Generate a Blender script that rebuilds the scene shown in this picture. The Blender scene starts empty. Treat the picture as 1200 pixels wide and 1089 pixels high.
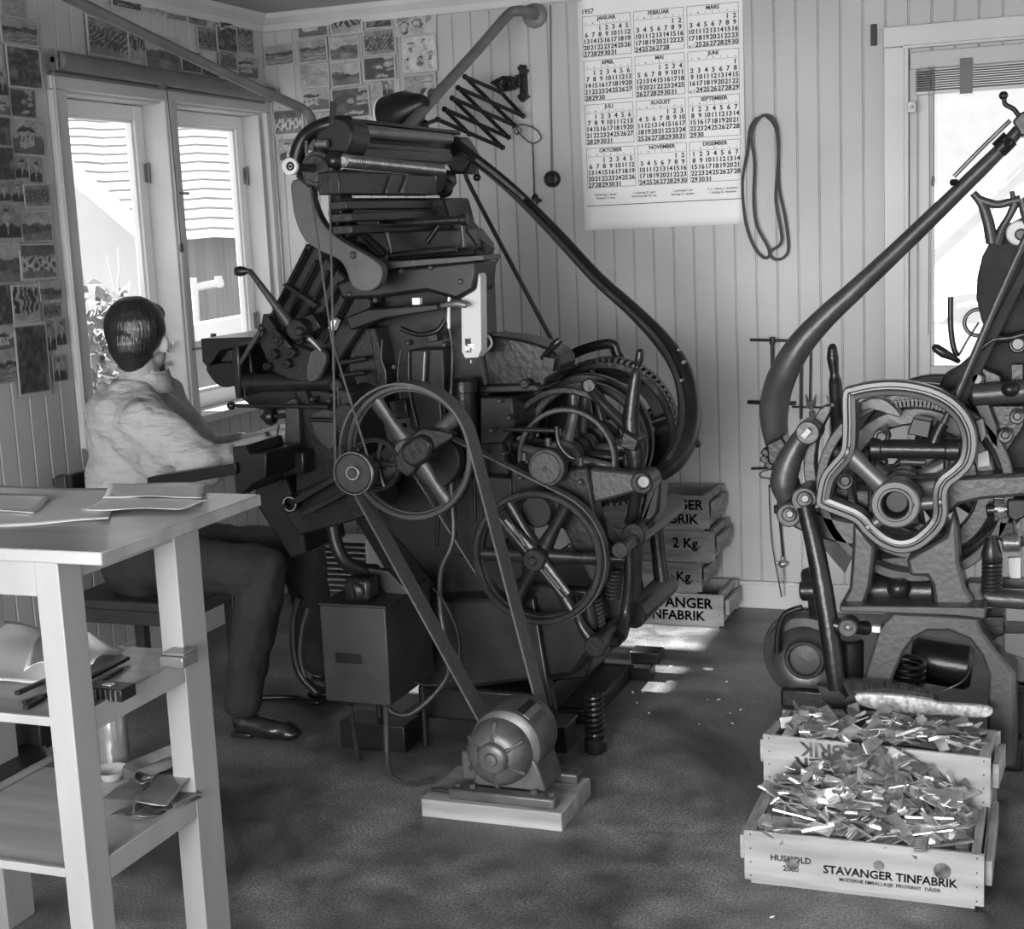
import bpy, bmesh, math, random, calendar
from mathutils import Vector, Matrix, noise
random.seed(7)
C = bpy.context.scene.collection
PI = math.pi
# ---------------------------------------------------------------- camera
H = 1.6; F = 1694.62
RX = Vector((0.9352639, 0.3511064, -0.0447854)); DN = Vector((0.0156338, -0.1673845, -0.9857677)); FW = Vector((-0.3536057, 0.9212528, -0.1620378))
cd = bpy.data.cameras.new('camera'); cam = bpy.data.objects.new('camera', cd); C.objects.link(cam)
cam.matrix_world = Matrix(((RX.x, -DN.x, -FW.x, 0), (RX.y, -DN.y, -FW.y, 0), (RX.z, -DN.z, -FW.z, H), (0, 0, 0, 1)))
cd.sensor_fit = 'HORIZONTAL'; cd.sensor_width = 36; cd.lens = F/1200*36; cd.clip_start = .05; cd.clip_end = 500
bpy.context.scene.camera = cam
def ray(px, py): return RX*((px-600)/F) + DN*((py-544.5)/F) + FW
def at(px, py, Y):                      # measured point of the photo on the vertical plane at depth Y
    d = ray(px, py); d *= Y/d.y; return Vector((d.x, Y, d.z+H))
def atX(px, py, X):
    d = ray(px, py); d *= X/d.x; return Vector((X, d.y, d.z+H))
def atZ(px, py, Z=0.0):
    d = ray(px, py); d *= (Z-H)/d.z; return Vector((d.x, d.y, Z))
def sc(px, py, Y):                      # metres per pixel there
    return (at(px+10, py, Y)-at(px, py, Y)).length/10
# ---------------------------------------------------------------- materials
MATS = {}
def mat(name, v, rough=.6, metal=0, var=.0, scale=12, bump=0, bscale=40, spec=.5, stretch=(1, 1, 1), v2=None, coat=0, vcol=False, trans=0, detail=4, soft=.35):
    if name in MATS: return MATS[name]
    m = bpy.data.materials.new(name); m.use_nodes = True; nt = m.node_tree; N = nt.nodes; L = nt.links
    b = N['Principled BSDF']; b.inputs['Roughness'].default_value = rough; b.inputs['Metallic'].default_value = metal
    b.inputs['Specular IOR Level'].default_value = spec; b.inputs['Coat Weight'].default_value = coat
    b.inputs['Base Color'].default_value = (v, v, v, 1)
    if trans: b.inputs['Transmission Weight'].default_value = trans
    if vcol:
        a = N.new('ShaderNodeAttribute'); a.attribute_name = 'Col'; L.new(a.outputs['Color'], b.inputs['Base Color'])
    if var or bump:
        tc = N.new('ShaderNodeTexCoord'); mp = N.new('ShaderNodeMapping'); mp.inputs['Scale'].default_value = stretch
        L.new(tc.outputs['Object'], mp.inputs['Vector'])
    if var:
        n = N.new('ShaderNodeTexNoise'); n.inputs['Scale'].default_value = scale; n.inputs['Detail'].default_value = detail
        L.new(mp.outputs['Vector'], n.inputs['Vector'])
        r = N.new('ShaderNodeMapRange'); r.inputs[1].default_value = .5-soft*.5; r.inputs[2].default_value = .5+soft*.5
        lo = v*(1-var); hi = v2 if v2 is not None else v*(1+var)
        r.inputs[3].default_value = lo; r.inputs[4].default_value = hi
        L.new(n.outputs['Fac'], r.inputs[0]); L.new(r.outputs[0], b.inputs['Base Color'])
    if bump:
        n2 = N.new('ShaderNodeTexNoise'); n2.inputs['Scale'].default_value = bscale; n2.inputs['Detail'].default_value = 3
        L.new(mp.outputs['Vector'], n2.inputs['Vector'])
        bp = N.new('ShaderNodeBump'); bp.inputs['Strength'].default_value = bump; bp.inputs['Distance'].default_value = .01
        L.new(n2.outputs['Fac'], bp.inputs['Height']); L.new(bp.outputs['Normal'], b.inputs['Normal'])
    MATS[name] = m; return m
WALL = mat('painted_boards', .42, .5, var=.08, scale=2, bump=.05, bscale=30)
TRIM = mat('window_paint', .50, .45, var=.05, scale=4)
WHITE = mat('white_paint', .8, .45)
CEIL = mat('ceiling_paint', .30, .6)
IRON = mat('dark_cast_iron', .012, .29, var=.35, scale=14, bump=.12, bscale=60, spec=.3)
IRON2 = mat('grey_cast_iron', .03, .38, var=.25, scale=10, bump=.12, bscale=70, spec=.4)
BLACK = mat('black_enamel', .011, .33, var=.3, scale=10, spec=.3)
CAST = mat('worn_cast_iron', .036, .38, var=.3, scale=9, bump=.12, bscale=60, spec=.5)
CASTL = mat('smooth_cast_rim', .055, .33, var=.2, scale=9, spec=.6)
STEEL = mat('polished_steel', .42, .3, metal=.9, var=.2, scale=20)
STEELD = mat('dull_steel', .16, .35, metal=.5, var=.25, scale=20)
BELT = mat('canvas_belt', .062, .8, var=.2, scale=60)
CORD = mat('leather_cord', .05, .7)
RUB = mat('black_rubber', .02, .6)
WOOD = mat('pale_table_wood', .24, .42, var=.14, scale=7, stretch=(1, 1, .15), bump=.04, bscale=60)
TOPW = mat('table_top_wood', .27, .3, var=.22, scale=6, stretch=(.25, 2.5, 1), coat=.15)
CRATE = mat('crate_pine', .27, .75, var=.25, scale=6, stretch=(.5, 2, 4), bump=.1, bscale=50)
CRATED = mat('old_crate_pine', .17, .8, var=.35, scale=7, stretch=(.5, 2, 4), bump=.1, bscale=50)
PINE = mat('plank_pine', .24, .75, var=.3, scale=8, stretch=(.3, 3, 3))
DWOOD = mat('dark_chair_wood', .03, .4, var=.3, scale=8)
PAPER = mat('paper', .52, .7, var=.06, scale=5)
CALP = mat('calendar_paper', .78, .6, var=.03, scale=3)
INK = mat('printing_ink', .035, .7)
CRINK = mat('stencil_ink', .10, .85, var=.6, scale=45)
PHOTO = mat('photo_print', .3, .45, vcol=True, spec=.4)
SKIN = mat('skin', .36, .5, var=.06, scale=20)
SHIRT = mat('shirt_cotton', .42, .85, var=.05, scale=6, bump=.75, bscale=5.5, stretch=(1.3, 1, 3.2))
SHIRT.node_tree.nodes['Bump'].inputs['Distance'].default_value = .06
TROU = mat('trouser_wool', .02, .85, var=.2, scale=20, bump=.3, bscale=12)
HAIR = mat('dark_hair', .014, .33, var=.5, scale=90, stretch=(1, 1, .1), spec=.7, bump=.5, bscale=120)
SHOE = mat('shoe_leather', .015, .2, spec=.7)
LEADM = mat('type_metal', .55, .28, metal=.8, var=.45, scale=25, soft=.6)
LEADD = mat('tarnished_type_metal', .24, .35, metal=.6, var=.5, scale=25, soft=.6)
SHEET = mat('sheet_metal', .38, .25, metal=.9, var=.4, scale=8)
BLIND = mat('roller_cloth', .15, .75, var=.12, scale=6)
PIPE = mat('painted_pipe', .13, .5, var=.2, scale=8)
RAD = mat('radiator_enamel', .5, .35)
BRIST = mat('bristle', .02, .8, var=.4, scale=90)
ROPE = mat('rope_fibre', .055, .8)
def glassm():
    m = bpy.data.materials.new('window_glass'); m.use_nodes = True; nt = m.node_tree; N = nt.nodes
    N.remove(N['Principled BSDF']); g = N.new('ShaderNodeBsdfGlossy'); g.inputs['Roughness'].default_value = .02
    t = N.new('ShaderNodeBsdfTransparent'); t.inputs[0].default_value = (.94, .94, .94, 1)
    x = N.new('ShaderNodeMixShader'); x.inputs[0].default_value = .05
    nt.links.new(t.outputs[0], x.inputs[1]); nt.links.new(g.outputs[0], x.inputs[2])
    nt.links.new(x.outputs[0], N['Material Output'].inputs[0]); return m
GLASS = glassm()
CLEAR = mat('jar_glass', .9, .05, trans=1)
def floorm():
    m = bpy.data.materials.new('worn_linoleum'); m.use_nodes = True; nt = m.node_tree; N = nt.nodes; L = nt.links; b = N['Principled BSDF']
    tc = N.new('ShaderNodeTexCoord')
    def ns(s, d=6, w=0.):
        n = N.new('ShaderNodeTexNoise'); n.inputs['Scale'].default_value = s; n.inputs['Detail'].default_value = d; n.inputs['Distortion'].default_value = w
        L.new(tc.outputs['Object'], n.inputs['Vector']); return n
    a = ns(1.7, 6, .8); c = ns(9, 8, .5); sp = ns(150, 3)
    r = N.new('ShaderNodeValToRGB'); r.color_ramp.elements[0].position = .34; r.color_ramp.elements[0].color = (.04, .04, .04, 1)
    r.color_ramp.elements[1].position = .66; r.color_ramp.elements[1].color = (.19, .19, .19, 1)
    L.new(a.outputs['Fac'], r.inputs[0])
    r2 = N.new('ShaderNodeMapRange'); r2.inputs[1].default_value = .3; r2.inputs[2].default_value = .7; r2.inputs[3].default_value = .5; r2.inputs[4].default_value = 1.45
    L.new(c.outputs['Fac'], r2.inputs[0])
    r3 = N.new('ShaderNodeMapRange'); r3.inputs[1].default_value = .35; r3.inputs[2].default_value = .7; r3.inputs[3].default_value = .55; r3.inputs[4].default_value = 1.75
    L.new(sp.outputs['Fac'], r3.inputs[0])
    m1 = N.new('ShaderNodeMath'); m1.operation = 'MULTIPLY'; L.new(r2.outputs[0], m1.inputs[0]); L.new(r3.outputs[0], m1.inputs[1])
    mx = N.new('ShaderNodeVectorMath'); mx.operation = 'SCALE'; L.new(r.outputs['Color'], mx.inputs[0]); L.new(m1.outputs[0], mx.inputs['Scale'])
    L.new(mx.outputs[0], b.inputs['Base Color'])
    rr = N.new('ShaderNodeMapRange'); rr.inputs[1].default_value = .35; rr.inputs[2].default_value = .65; rr.inputs[3].default_value = .28; rr.inputs[4].default_value = .55
    L.new(c.outputs['Fac'], rr.inputs[0]); L.new(rr.outputs[0], b.inputs['Roughness']); b.inputs['Specular IOR Level'].default_value = .45
    bp = N.new('ShaderNodeBump'); bp.inputs['Strength'].default_value = .06; L.new(c.outputs['Fac'], bp.inputs['Height']); L.new(bp.outputs[0], b.inputs['Normal'])
    return m
FLOORM = floorm()
# ---------------------------------------------------------------- mesh builder
def wloc(o):
    v = Vector((0, 0, 0))
    while o is not None: v = v+o.location; o = o.parent
    return v
class MB:
    def __init__(s): s.v = []; s.f = []; s.c = None
    def add(s, vs, fs):
        k = len(s.v); s.v += [Vector(p) for p in vs]; s.f += [tuple(k+i for i in f) for f in fs]; return s
    def box(s, lo, hi, M=None):
        x0, y0, z0 = lo; x1, y1, z1 = hi
        vs = [Vector(p) for p in ((x0, y0, z0), (x1, y0, z0), (x1, y1, z0), (x0, y1, z0), (x0, y0, z1), (x1, y0, z1), (x1, y1, z1), (x0, y1, z1))]
        if M is not None: vs = [M @ p for p in vs]
        return s.add(vs, [(0, 3, 2, 1), (4, 5, 6, 7), (0, 1, 5, 4), (1, 2, 6, 5), (2, 3, 7, 6), (3, 0, 4, 7)])
    def cbox(s, c, d, M=None):
        c = Vector(c); T = Matrix.Translation(c) @ (M.to_4x4() if M is not None else Matrix.Identity(4))
        return s.box((-d[0]/2, -d[1]/2, -d[2]/2), (d[0]/2, d[1]/2, d[2]/2), T)
    def loops(s, rings, cap0=True, cap1=True, closed=False):
        n = len(rings[0]); k = len(s.v)
        for r in rings: s.v += [Vector(p) for p in r]
        m = len(rings)
        for i in range(m if closed else m-1):
            a = k+i*n; b = k+((i+1) % m)*n
            for j in range(n): s.f.append((a+j, a+(j+1) % n, b+(j+1) % n, b+j))
        if not closed:
            if cap0: s.f.append(tuple(k+j for j in reversed(range(n))))
            if cap1: s.f.append(tuple(k+(m-1)*n+j for j in range(n)))
        return s
    def prism(s, pts, y0, y1):                  # pts: (x,z) world
        return s.loops([[(x, y0, z) for x, z in pts], [(x, y1, z) for x, z in pts]])
    def tube(s, path, r, n=12, closed=False, flat=None):
        P = [Vector(p) for p in path]; m = len(P)
        rs = r if isinstance(r, (list, tuple)) else [r]*m
        T = []
        for i in range(m):
            a = P[(i-1) % m] if (closed or i > 0) else P[i]; b = P[(i+1) % m] if (closed or i < m-1) else P[i]
            T.append((b-a).normalized())
        u = T[0].orthogonal().normalized() if flat is None else (Vector(flat)-T[0]*Vector(flat).dot(T[0])).normalized()
        rings = []
        for i in range(m):
            if flat is not None: u = Vector(flat)
            u = (u-T[i]*u.dot(T[i])).normalized(); w = T[i].cross(u)
            ra, rb = (rs[i], rs[i]) if not isinstance(rs[i], tuple) else rs[i]
            rings.append([P[i]+u*ra*math.cos(2*PI*j/n)+w*rb*math.sin(2*PI*j/n) for j in range(n)])
        return s.loops(rings, closed=closed)
    def strip(s, path, w, t, side):              # flat band: w along side, t across
        P = [Vector(p) for p in path]; m = len(P); side = Vector(side).normalized(); rings = []
        for i in range(m):
            tg = (P[min(i+1, m-1)]-P[max(i-1, 0)]).normalized(); nn = tg.cross(side).normalized()
            a = side*(w/2); b = nn*(t/2); rings.append([P[i]-a-b, P[i]+a-b, P[i]+a+b, P[i]-a+b])
        return s.loops(rings)
    def lathe(s, c, prof, axis='Y', n=32):       # prof: (radius, along)
        c = Vector(c); A = {'X': Vector((1, 0, 0)), 'Y': Vector((0, 1, 0)), 'Z': Vector((0, 0, 1))}[axis] if isinstance(axis, str) else Vector(axis).normalized()
        u = A.orthogonal().normalized() if not isinstance(axis, str) or axis != 'Y' else Vector((1, 0, 0)); w = A.cross(u)
        rings = [[c+A*h+(u*math.cos(2*PI*j/n)+w*math.sin(2*PI*j/n))*max(r, 1e-5) for j in range(n)] for r, h in prof]
        return s.loops(rings)
    def disc(s, c, r, y0, y1, n=32, b=0):
        b = b or min(.004, abs(y1-y0)*.3); c = Vector(c)
        return s.lathe((c.x, 0, c.z), [(r-b, y0), (r, y0+b), (r, y1-b), (r-b, y1)], 'Y', n)
    def ring(s, c, ro, ri, y0, y1, n=56, lip=.003):
        c = Vector(c); cc = Vector((c.x, 0, c.z)); prof = [(ri, y0+lip), (ri+lip, y0), (ro-lip, y0), (ro, y0+lip), (ro, y1-lip), (ro-lip, y1), (ri+lip, y1), (ri, y1-lip)]
        rings = [[cc+Vector((r*math.cos(2*PI*j/n), h, r*math.sin(2*PI*j/n))) for j in range(n)] for r, h in prof]
        return s.loops(rings, closed=True)
    def sphere(s, c, r, n=16, sq=(1, 1, 1), M=None):
        c = Vector(c); m = n//2; rings = []
        for i in range(1, m):
            a = PI*i/m; rings.append([Vector((sq[0]*r*math.sin(a)*math.cos(2*PI*j/n), sq[1]*r*math.sin(a)*math.sin(2*PI*j/n), sq[2]*r*math.cos(a))) for j in range(n)])
        if M is not None: rings = [[M @ p for p in q] for q in rings]
        return s.loops([[p+c for p in q] for q in rings])
    def cyl(s, a, b, r, n=20, bev=0):
        a = Vector(a); b = Vector(b); d = (b-a).length; q = bev or min(r*.2, d*.2)
        return s.lathe(a, [(r-q, 0), (r, q), (r, d-q), (r-q, d)], (b-a), n)
    def helix(s, a, b, R, r, turns, n=8, step=14):
        a = Vector(a); b = Vector(b); A = (b-a).normalized(); u = A.orthogonal().normalized(); w = A.cross(u); k = int(turns*step)
        return s.tube([a+(b-a)*(i/k)+(u*math.cos(2*PI*i/step)+w*math.sin(2*PI*i/step))*R for i in range(k+1)], r, n)
    def build(s, name, m, parent=None, smooth=True, bevel=0, sub=0, loc=None, flatshade=False):
        me = bpy.data.meshes.new(name); o = bpy.data.objects.new(name, me); C.objects.link(o)
        base = Vector(loc) if loc is not None else (wloc(parent) if parent is not None else Vector((0, 0, 0)))
        if parent is not None: o.parent = parent
        if loc is not None: o.location = base-(wloc(parent) if parent is not None else Vector((0, 0, 0)))
        me.from_pydata([p-base for p in s.v], [], s.f); me.materials.append(m)
        bm = bmesh.new(); bm.from_mesh(me); bmesh.ops.recalc_face_normals(bm, faces=bm.faces); bm.to_mesh(me); bm.free()
        if smooth: me.shade_smooth(); me.set_sharp_from_angle(angle=math.radians(38))
        if s.c:
            at_ = me.color_attributes.new('Col', 'FLOAT_COLOR', 'POINT')
            for i, g in enumerate(s.c): at_.data[i].color = (g, g, g, 1)
        if bevel:
            md = o.modifiers.new('bevel', 'BEVEL'); md.width = bevel; md.segments = 2; md.limit_method = 'ANGLE'; md.angle_limit = math.radians(40); md.harden_normals = False
        if sub: md = o.modifiers.new('sub', 'SUBSURF'); md.levels = sub; md.render_levels = sub
        return o
def empty(name, loc, label, cat, group=None):
    o = bpy.data.objects.new(name, None); C.objects.link(o); o.location = loc; o.empty_display_size = .05
    o['label'] = label; o['category'] = cat
    if group: o['group'] = group
    return o
def tag(o, label, cat, group=None, kind=None):
    o['label'] = label; o['category'] = cat
    if group: o['group'] = group
    if kind: o['kind'] = kind
    return o
def struct(o): o['kind'] = 'structure'; return o
def dup(root, loc, rot=None, label=None):
    r = root.copy(); C.objects.link(r); r.location = loc
    if rot is not None: r.rotation_euler = rot
    if label: r['label'] = label
    for ch in list(root.children):
        c = ch.copy(); C.objects.link(c); c.parent = r
    return r
def pp(pts, Y): return [(q.x, q.z) for q in (at(x, y, Y) for x, y in pts)]
def smoothc(pts, k=6, closed=True):              # Catmull-Rom
    n = len(pts); out = []
    P = [Vector(p) for p in pts]
    for i in range(n if closed else n-1):
        g = lambda j: P[j % n] if closed else P[max(0, min(n-1, j))]
        a, b, c, d = g(i-1), g(i), g(i+1), g(i+2)
        for j in range(k):
            t = j/k; out.append(.5*((2*b)+(c-a)*t+(2*a-5*b+4*c-d)*t*t+(3*b-a-3*c+d)*t**3))
    if not closed: out.append(P[-1])
    return out
def spath(pts, k=6): return smoothc([at(*p) for p in pts], k, False)
def srads(rs, k=6):
    out = []
    for a, b in zip(rs, rs[1:]): out += [a+(b-a)*j/k for j in range(k)]
    return out+[rs[-1]]
TXT = {}
def text_mb(mb, s, size, org, ux, uy, align='CENTER', depth=.0006):
    """adds lettering: org world point of baseline, ux/uy world unit vectors"""
    key = (s, align)
    if key not in TXT:
        cu = bpy.data.curves.new('lettering', 'FONT'); cu.body = s; cu.size = 1; cu.align_x = align; cu.resolution_u = 2; cu.offset = .022
        o = bpy.data.objects.new('lettering', cu); C.objects.link(o); dg = bpy.context.evaluated_depsgraph_get()
        me = bpy.data.meshes.new_from_object(o.evaluated_get(dg))
        TXT[key] = ([v.co.copy() for v in me.vertices], [tuple(p.vertices) for p in me.polygons])
        bpy.data.objects.remove(o); bpy.data.curves.remove(cu); bpy.data.meshes.remove(me)
    vs, fs = TXT[key]; ux = Vector(ux); uy = Vector(uy); org = Vector(org)
    mb.add([org+ux*(p.x*size)+uy*(p.y*size) for p in vs], fs)
# ================================================================ ROOM
WX = -3.3; WY = 5.78; CZ = 2.56
def boards(u0, u1, z0, z1, pitch, g0, place):
    """tongue and groove panel between u0 and u1; place(u,depth,z)->point"""
    us = []; k = math.floor((u0-g0)/pitch)
    while g0+k*pitch < u1+pitch:
        g = g0+k*pitch
        for du, dp in ((-.005, 0), (-.0015, .006), (.0015, .006), (.005, 0)):
            if u0 < g+du < u1: us.append((g+du, dp))
        k += 1
    us = [(u0, 0)]+us+[(u1, 0)]
    vs = [place(u, -d, z) for z in (z0, z1) for u, d in us]; n = len(us)
    return vs, [(i, i+1, n+i+1, n+i) for i in range(n-1)]
def wall(name, rects, pitch, g0, place):
    m = MB()
    for r in rects: m.add(*boards(*r, pitch, g0, place))
    return struct(m.build(name, WALL, smooth=False))
pb = (1.81-1.139)/8
W2 = dict(x0=-.64+.0, x1=1.4, z0=.90, z1=2.275)
wall('wall_back', [(WX, W2['x0']+.12, 0, CZ), (W2['x1']-.12, 2.6, 0, CZ), (W2['x0']+.12, W2['x1']-.12, 0, W2['z0']+.04), (W2['x0']+.12, W2['x1']-.12, W2['z1']-.10, CZ)], pb, -1.81, lambda u, d, z: (u, WY-d, z))
W1 = dict(y0=4.27, y1=5.775, z0=.90, z1=2.19)
wall('wall_left', [(-1.0, W1['y0']+.06, 0, CZ), (W1['y1']-.06, WY, 0, CZ), (W1['y0']+.06, W1['y1']-.06, 0, W1['z0']), (W1['y0']+.06, W1['y1']-.06, W1['z1']-.03, CZ)], pb, 4.1, lambda u, d, z: (WX+d, u, z))
struct(MB().add([(WX-.02, 2.0, 0), (2.6, 2.0, 0), (2.6, WY+.02, 0), (WX-.02, WY+.02, 0), (WX-.02, 2.0, -.05), (2.6, 2.0, -.05), (2.6, WY, -.05), (WX, WY, -.05)], [(0, 1, 2, 3), (4, 7, 6, 5)]).build('floor', FLOORM, smooth=False))
bpy.data.objects['floor'].data.vertices[0].co.y = -3; bpy.data.objects['floor'].data.vertices[1].co.y = -3
bpy.data.objects['floor'].data.vertices[4].co.y = -3; bpy.data.objects['floor'].data.vertices[5].co.y = -3
struct(MB().box((WX-.2, -1.0, CZ), (2.6, WY+.2, CZ+.08)).build('ceiling', CEIL, smooth=False))
tr = MB(); prof = [(0, 0), (0, -.075), (.012, -.07), (.02, -.045), (.05, -.02), (.055, 0)]

tr.loops([[(x, WY-a, CZ+b) for a, b in prof] for x in (WX, 2.6)])
tr.loops([[(WX+a, y, CZ+b) for a, b in prof] for y in (-1.0, WY)])
struct(tr.build('trim_1', TRIM, smooth=False))
struct(MB().box((WX, WY-.018, 0), (2.6, WY, .105)).box((WX, WY-.022, .10), (2.6, WY, .115)).build('baseboard_back', TRIM, bevel=.003))
struct(MB().box((WX, -1, 0), (WX+.018, WY-.02, .11)).build('baseboard_left', TRIM, bevel=.003))
# ---------------- left window (window_1)
w1 = MB(); y0, y1, z0, z1 = W1['y0'], W1['y1'], W1['z0'], W1['z1']; D = -.16
cw = .075
w1.box((WX-.01, y0+.001, z0-.02), (WX+.022, y0+cw, z1-.046)).box((WX-.01, y1-cw*.6, z0-.02), (WX+.022, y1-.001, z1-.046)).box((WX-.01, y0+.001, z1-.045), (WX+.021, y1-.001, z1+.001))
w1.box((WX+D, y0+.05, z0-.03), (WX-.0105, y0+.075, z1-.056)).box((WX+D, y1-.06, z0-.03), (WX-.0105, y1-.035, z1-.056)).box((WX+D, y0+.05, z1-.0555), (WX-.0105, y1-.035, z1-.02))
ym = 5.015
w1.box((WX+D, ym-.05, z0), (WX+.012, ym+.03, z1-.04)).box((WX+.0, ym-.035, z0), (WX+.02, ym-.01, z1-.04))
w1.box((WX+.0225, y1-.014, z0), (WX+.03, y1-.002, z1)).box((WX+.0225, y0+.002, z0), (WX+.03, y0+.014, z1))
W1o = struct(w1.build('window_1', TRIM, bevel=.004))
MB().box((WX+D-.04, y0+.03, z0-.03), (WX+.07, y1-.01, z0+.004)).build('window_sill', TRIM, W1o, bevel=.005)
def sash(a, b, hinge_side):
    f = MB(); xo = WX+D+.02; xi = WX+D+.065; zb = z0+.004; zt = z1-.057; w = .055
    f.box((xo, a, zb), (xi, a+w, zt)).box((xo, b-w, zb), (xi, b, zt)).box((xo+.001, a+w+.0005, zt-w), (xi-.001, b-w-.0005, zt)).box((xo+.001, a+w+.0005, zb), (xi-.001, b-w-.0005, zb+w+.01))
    i = .012
    f.box((xo+.008, a+w, zb+w), (xi-.01, a+w+i, zt-w)).box((xo+.008, b-w-i, zb+w), (xi-.01, b-w, zt-w)).box((xo+.008, a+w, zt-w-i), (xi-.01, b-w, zt-w)).box((xo+.008, a+w, zb+w), (xi-.01, b-w, zb+w+i+.01))
    o = f.build('window_sash', WHITE, W1o, bevel=.003)
    MB().box((xo+.018, a+w, zb+w), (xo+.022, b-w, zt-w)).build('glass_pane', GLASS, o, smooth=False)
    for z in (z0+.3, z1-.35):
        MB().box((xi, hinge_side-.012, z), (xi+.012, hinge_side+.012, z+.07)).cyl((xi+.012, hinge_side, z-.005), (xi+.012, hinge_side, z+.075), .006).build('hinge', STEELD, o)
sash(y0+.078, ym-.052, ym-.06); sash(ym+.032, y1-.062, y1-.07)
for z in (z0+.27, z1-.4):
    MB().cyl((WX+.012, ym+.0, z), (WX+.03, ym+.0, z), .006).box((WX+.02, ym-.004, z-.006), (WX+.026, ym+.05, z+.006)).build('window_catch', STEEL, W1o)
# roller blind on left window
rb = empty('roller_blind', (WX, 5.0, 2.24), 'rolled-up dark roller blind on brackets above the left window', 'blind')
p0 = atX(52, 72, WX+.06); p1 = atX(352, 122, WX+.06); p1.y = min(p1.y, 5.72); p1 = Vector((WX+.06, 5.72, 2.215))
MB().cyl((WX+.06, 4.26, 2.235), p1, .032, 24).build('cloth_roll', BLIND, rb)
MB().cyl((WX+.06, 4.235, 2.235), (WX+.06, 4.26, 2.235), .012).box((WX+.0, 4.235, 2.20), (WX+.075, 4.245, 2.27)).build('bracket', STEEL, rb)
MB().box((WX+.028, 4.27, 2.195), (WX+.031, 5.70, 2.235)).cyl((WX+.03, 4.27, 2.195), (WX+.03, 5.70, 2.185), .007).build('blind_hem', BLIND, rb)
cpt = atX(195, 100, WX+.075); cb = atX(212, 285, WX+.075)
MB().tube([cpt, cpt+(cb-cpt)*.5+Vector((0, .004, 0)), cb], .0022, 6).build('pull_cord', INK, rb)
MB().lathe(cb-Vector((0, 0, .035)), [(.003, .04), (.008, .03), (.009, .012), (.006, 0)], 'Z', 12).build('cord_pull', DWOOD, rb)
MB().cbox(cpt+Vector((-.02, 0, .0)), (.03, .012, .03)).build('cord_cleat', STEELD, rb)
# ---------------- right window (window_2)
a, b, zz0, zz1 = W2['x0'], W2['x1'], W2['z0'], W2['z1']
w2 = MB()
w2.box((a, WY-.022, zz0), (a+.085, WY+.01, zz1-.0755)).box((b-.085, WY-.022, zz0), (b, WY+.01, zz1-.0755)).box((a-.001, WY-.024, zz1-.075), (b, WY+.01, zz1)).box((a+.075, WY-.028, zz0), (a+.09, WY, zz1-.07)).box((a+.07, WY-.03, zz1-.085), (b-.07, WY, zz1-.072))
w2.box((a+.085, WY+.0105, zz0), (a+.11, WY+.13, zz1-.1055)).box((b-.11, WY+.0105, zz0), (b-.085, WY+.13, zz1-.1055)).box((a+.084, WY+.0105, zz1-.105), (b-.084, WY+.13, zz1-.079))
W2o = struct(w2.build('window_2', TRIM, bevel=.003))
MB().box((a-.03, WY-.06, zz0+.0), (b+.03, WY+.14, zz0+.032)).box((a, WY-.02, zz0-.07), (b, WY, zz0)).build('window_sill', TRIM, W2o, bevel=.004)
f = MB(); xa, xb, za, zb = a+.112, b-.112, zz0+.033, zz1-.107
f.box((xa, WY+.03, za), (xa+.055, WY+.075, zb)).box((xb-.055, WY+.03, za), (xb, WY+.075, zb)).box((xa+.0555, WY+.031, zb-.055), (xb-.0555, WY+.074, zb)).box((xa+.0555, WY+.031, za), (xb-.0555, WY+.074, za+.06)).box((xa+.9, WY+.032, za+.0605), (xa+.98, WY+.073, zb-.0555)).box((xa+.055, WY+.04, za+.06), (xa+.068, WY+.07, zb-.055))
so = f.build('window_sash', TRIM, W2o, bevel=.003)
MB().box((xa+.05, WY+.05, za+.05), (xb-.05, WY+.054, zb-.05)).build('glass_pane', GLASS, so, smooth=False)
# blind in right window: wood headbox with slats bundled
bl = empty('slatted_blind', (.3, WY, 2.1), 'raised slatted blind bundled at the top of the bright right window', 'blind')
MB().box((a+.095, WY-.012, 2.115), (b-.095, WY+.02, 2.178)).build('head_rail', WALL, bl, bevel=.003)
sl = MB()
for k in range(9): sl.box((a+.115, WY-.016, 2.035+k*.0085), (b-.115, WY+.022, 2.0385+k*.0085))
sl.build('slat_bundle', BLIND, bl, smooth=False)
MB().box((a+.115, WY-.018, 2.020), (b-.115, WY+.022, 2.032)).build('bottom_rail', TRIM, bl, bevel=.002)
for xk in (a+.275, a+1.1): MB().box((xk, WY-.024, 2.012), (xk+.045, WY-.018, 2.14)).build('ladder_tape', BLIND, bl, smooth=False)
MB().tube([(a+.165, WY-.028, 2.12), (a+.168, WY-.028, 1.7), (a+.165, WY-.028, 1.12)], .0018, 6).build('pull_cord', BLIND, bl)
MB().tube([(a+.18, WY-.028, 2.12), (a+.181, WY-.028, 1.72)], .0018, 6).lathe((a+.181, WY-.028, 1.68), [(.002, .04), (.006, .03), (.006, 0)], 'Z', 10).build('cord_pull', BLIND, bl)
tag(MB().box((a+.09, WY-.05, 1.955), (a+.12, WY-.018, 1.995)).cyl((a+.105, WY-.05, 1.975), (a+.105, WY-.056, 1.975), .006).build('blind_bracket', STEELD, bevel=.002), 'small dark metal bracket on the frame below the slatted blind', 'bracket')
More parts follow.
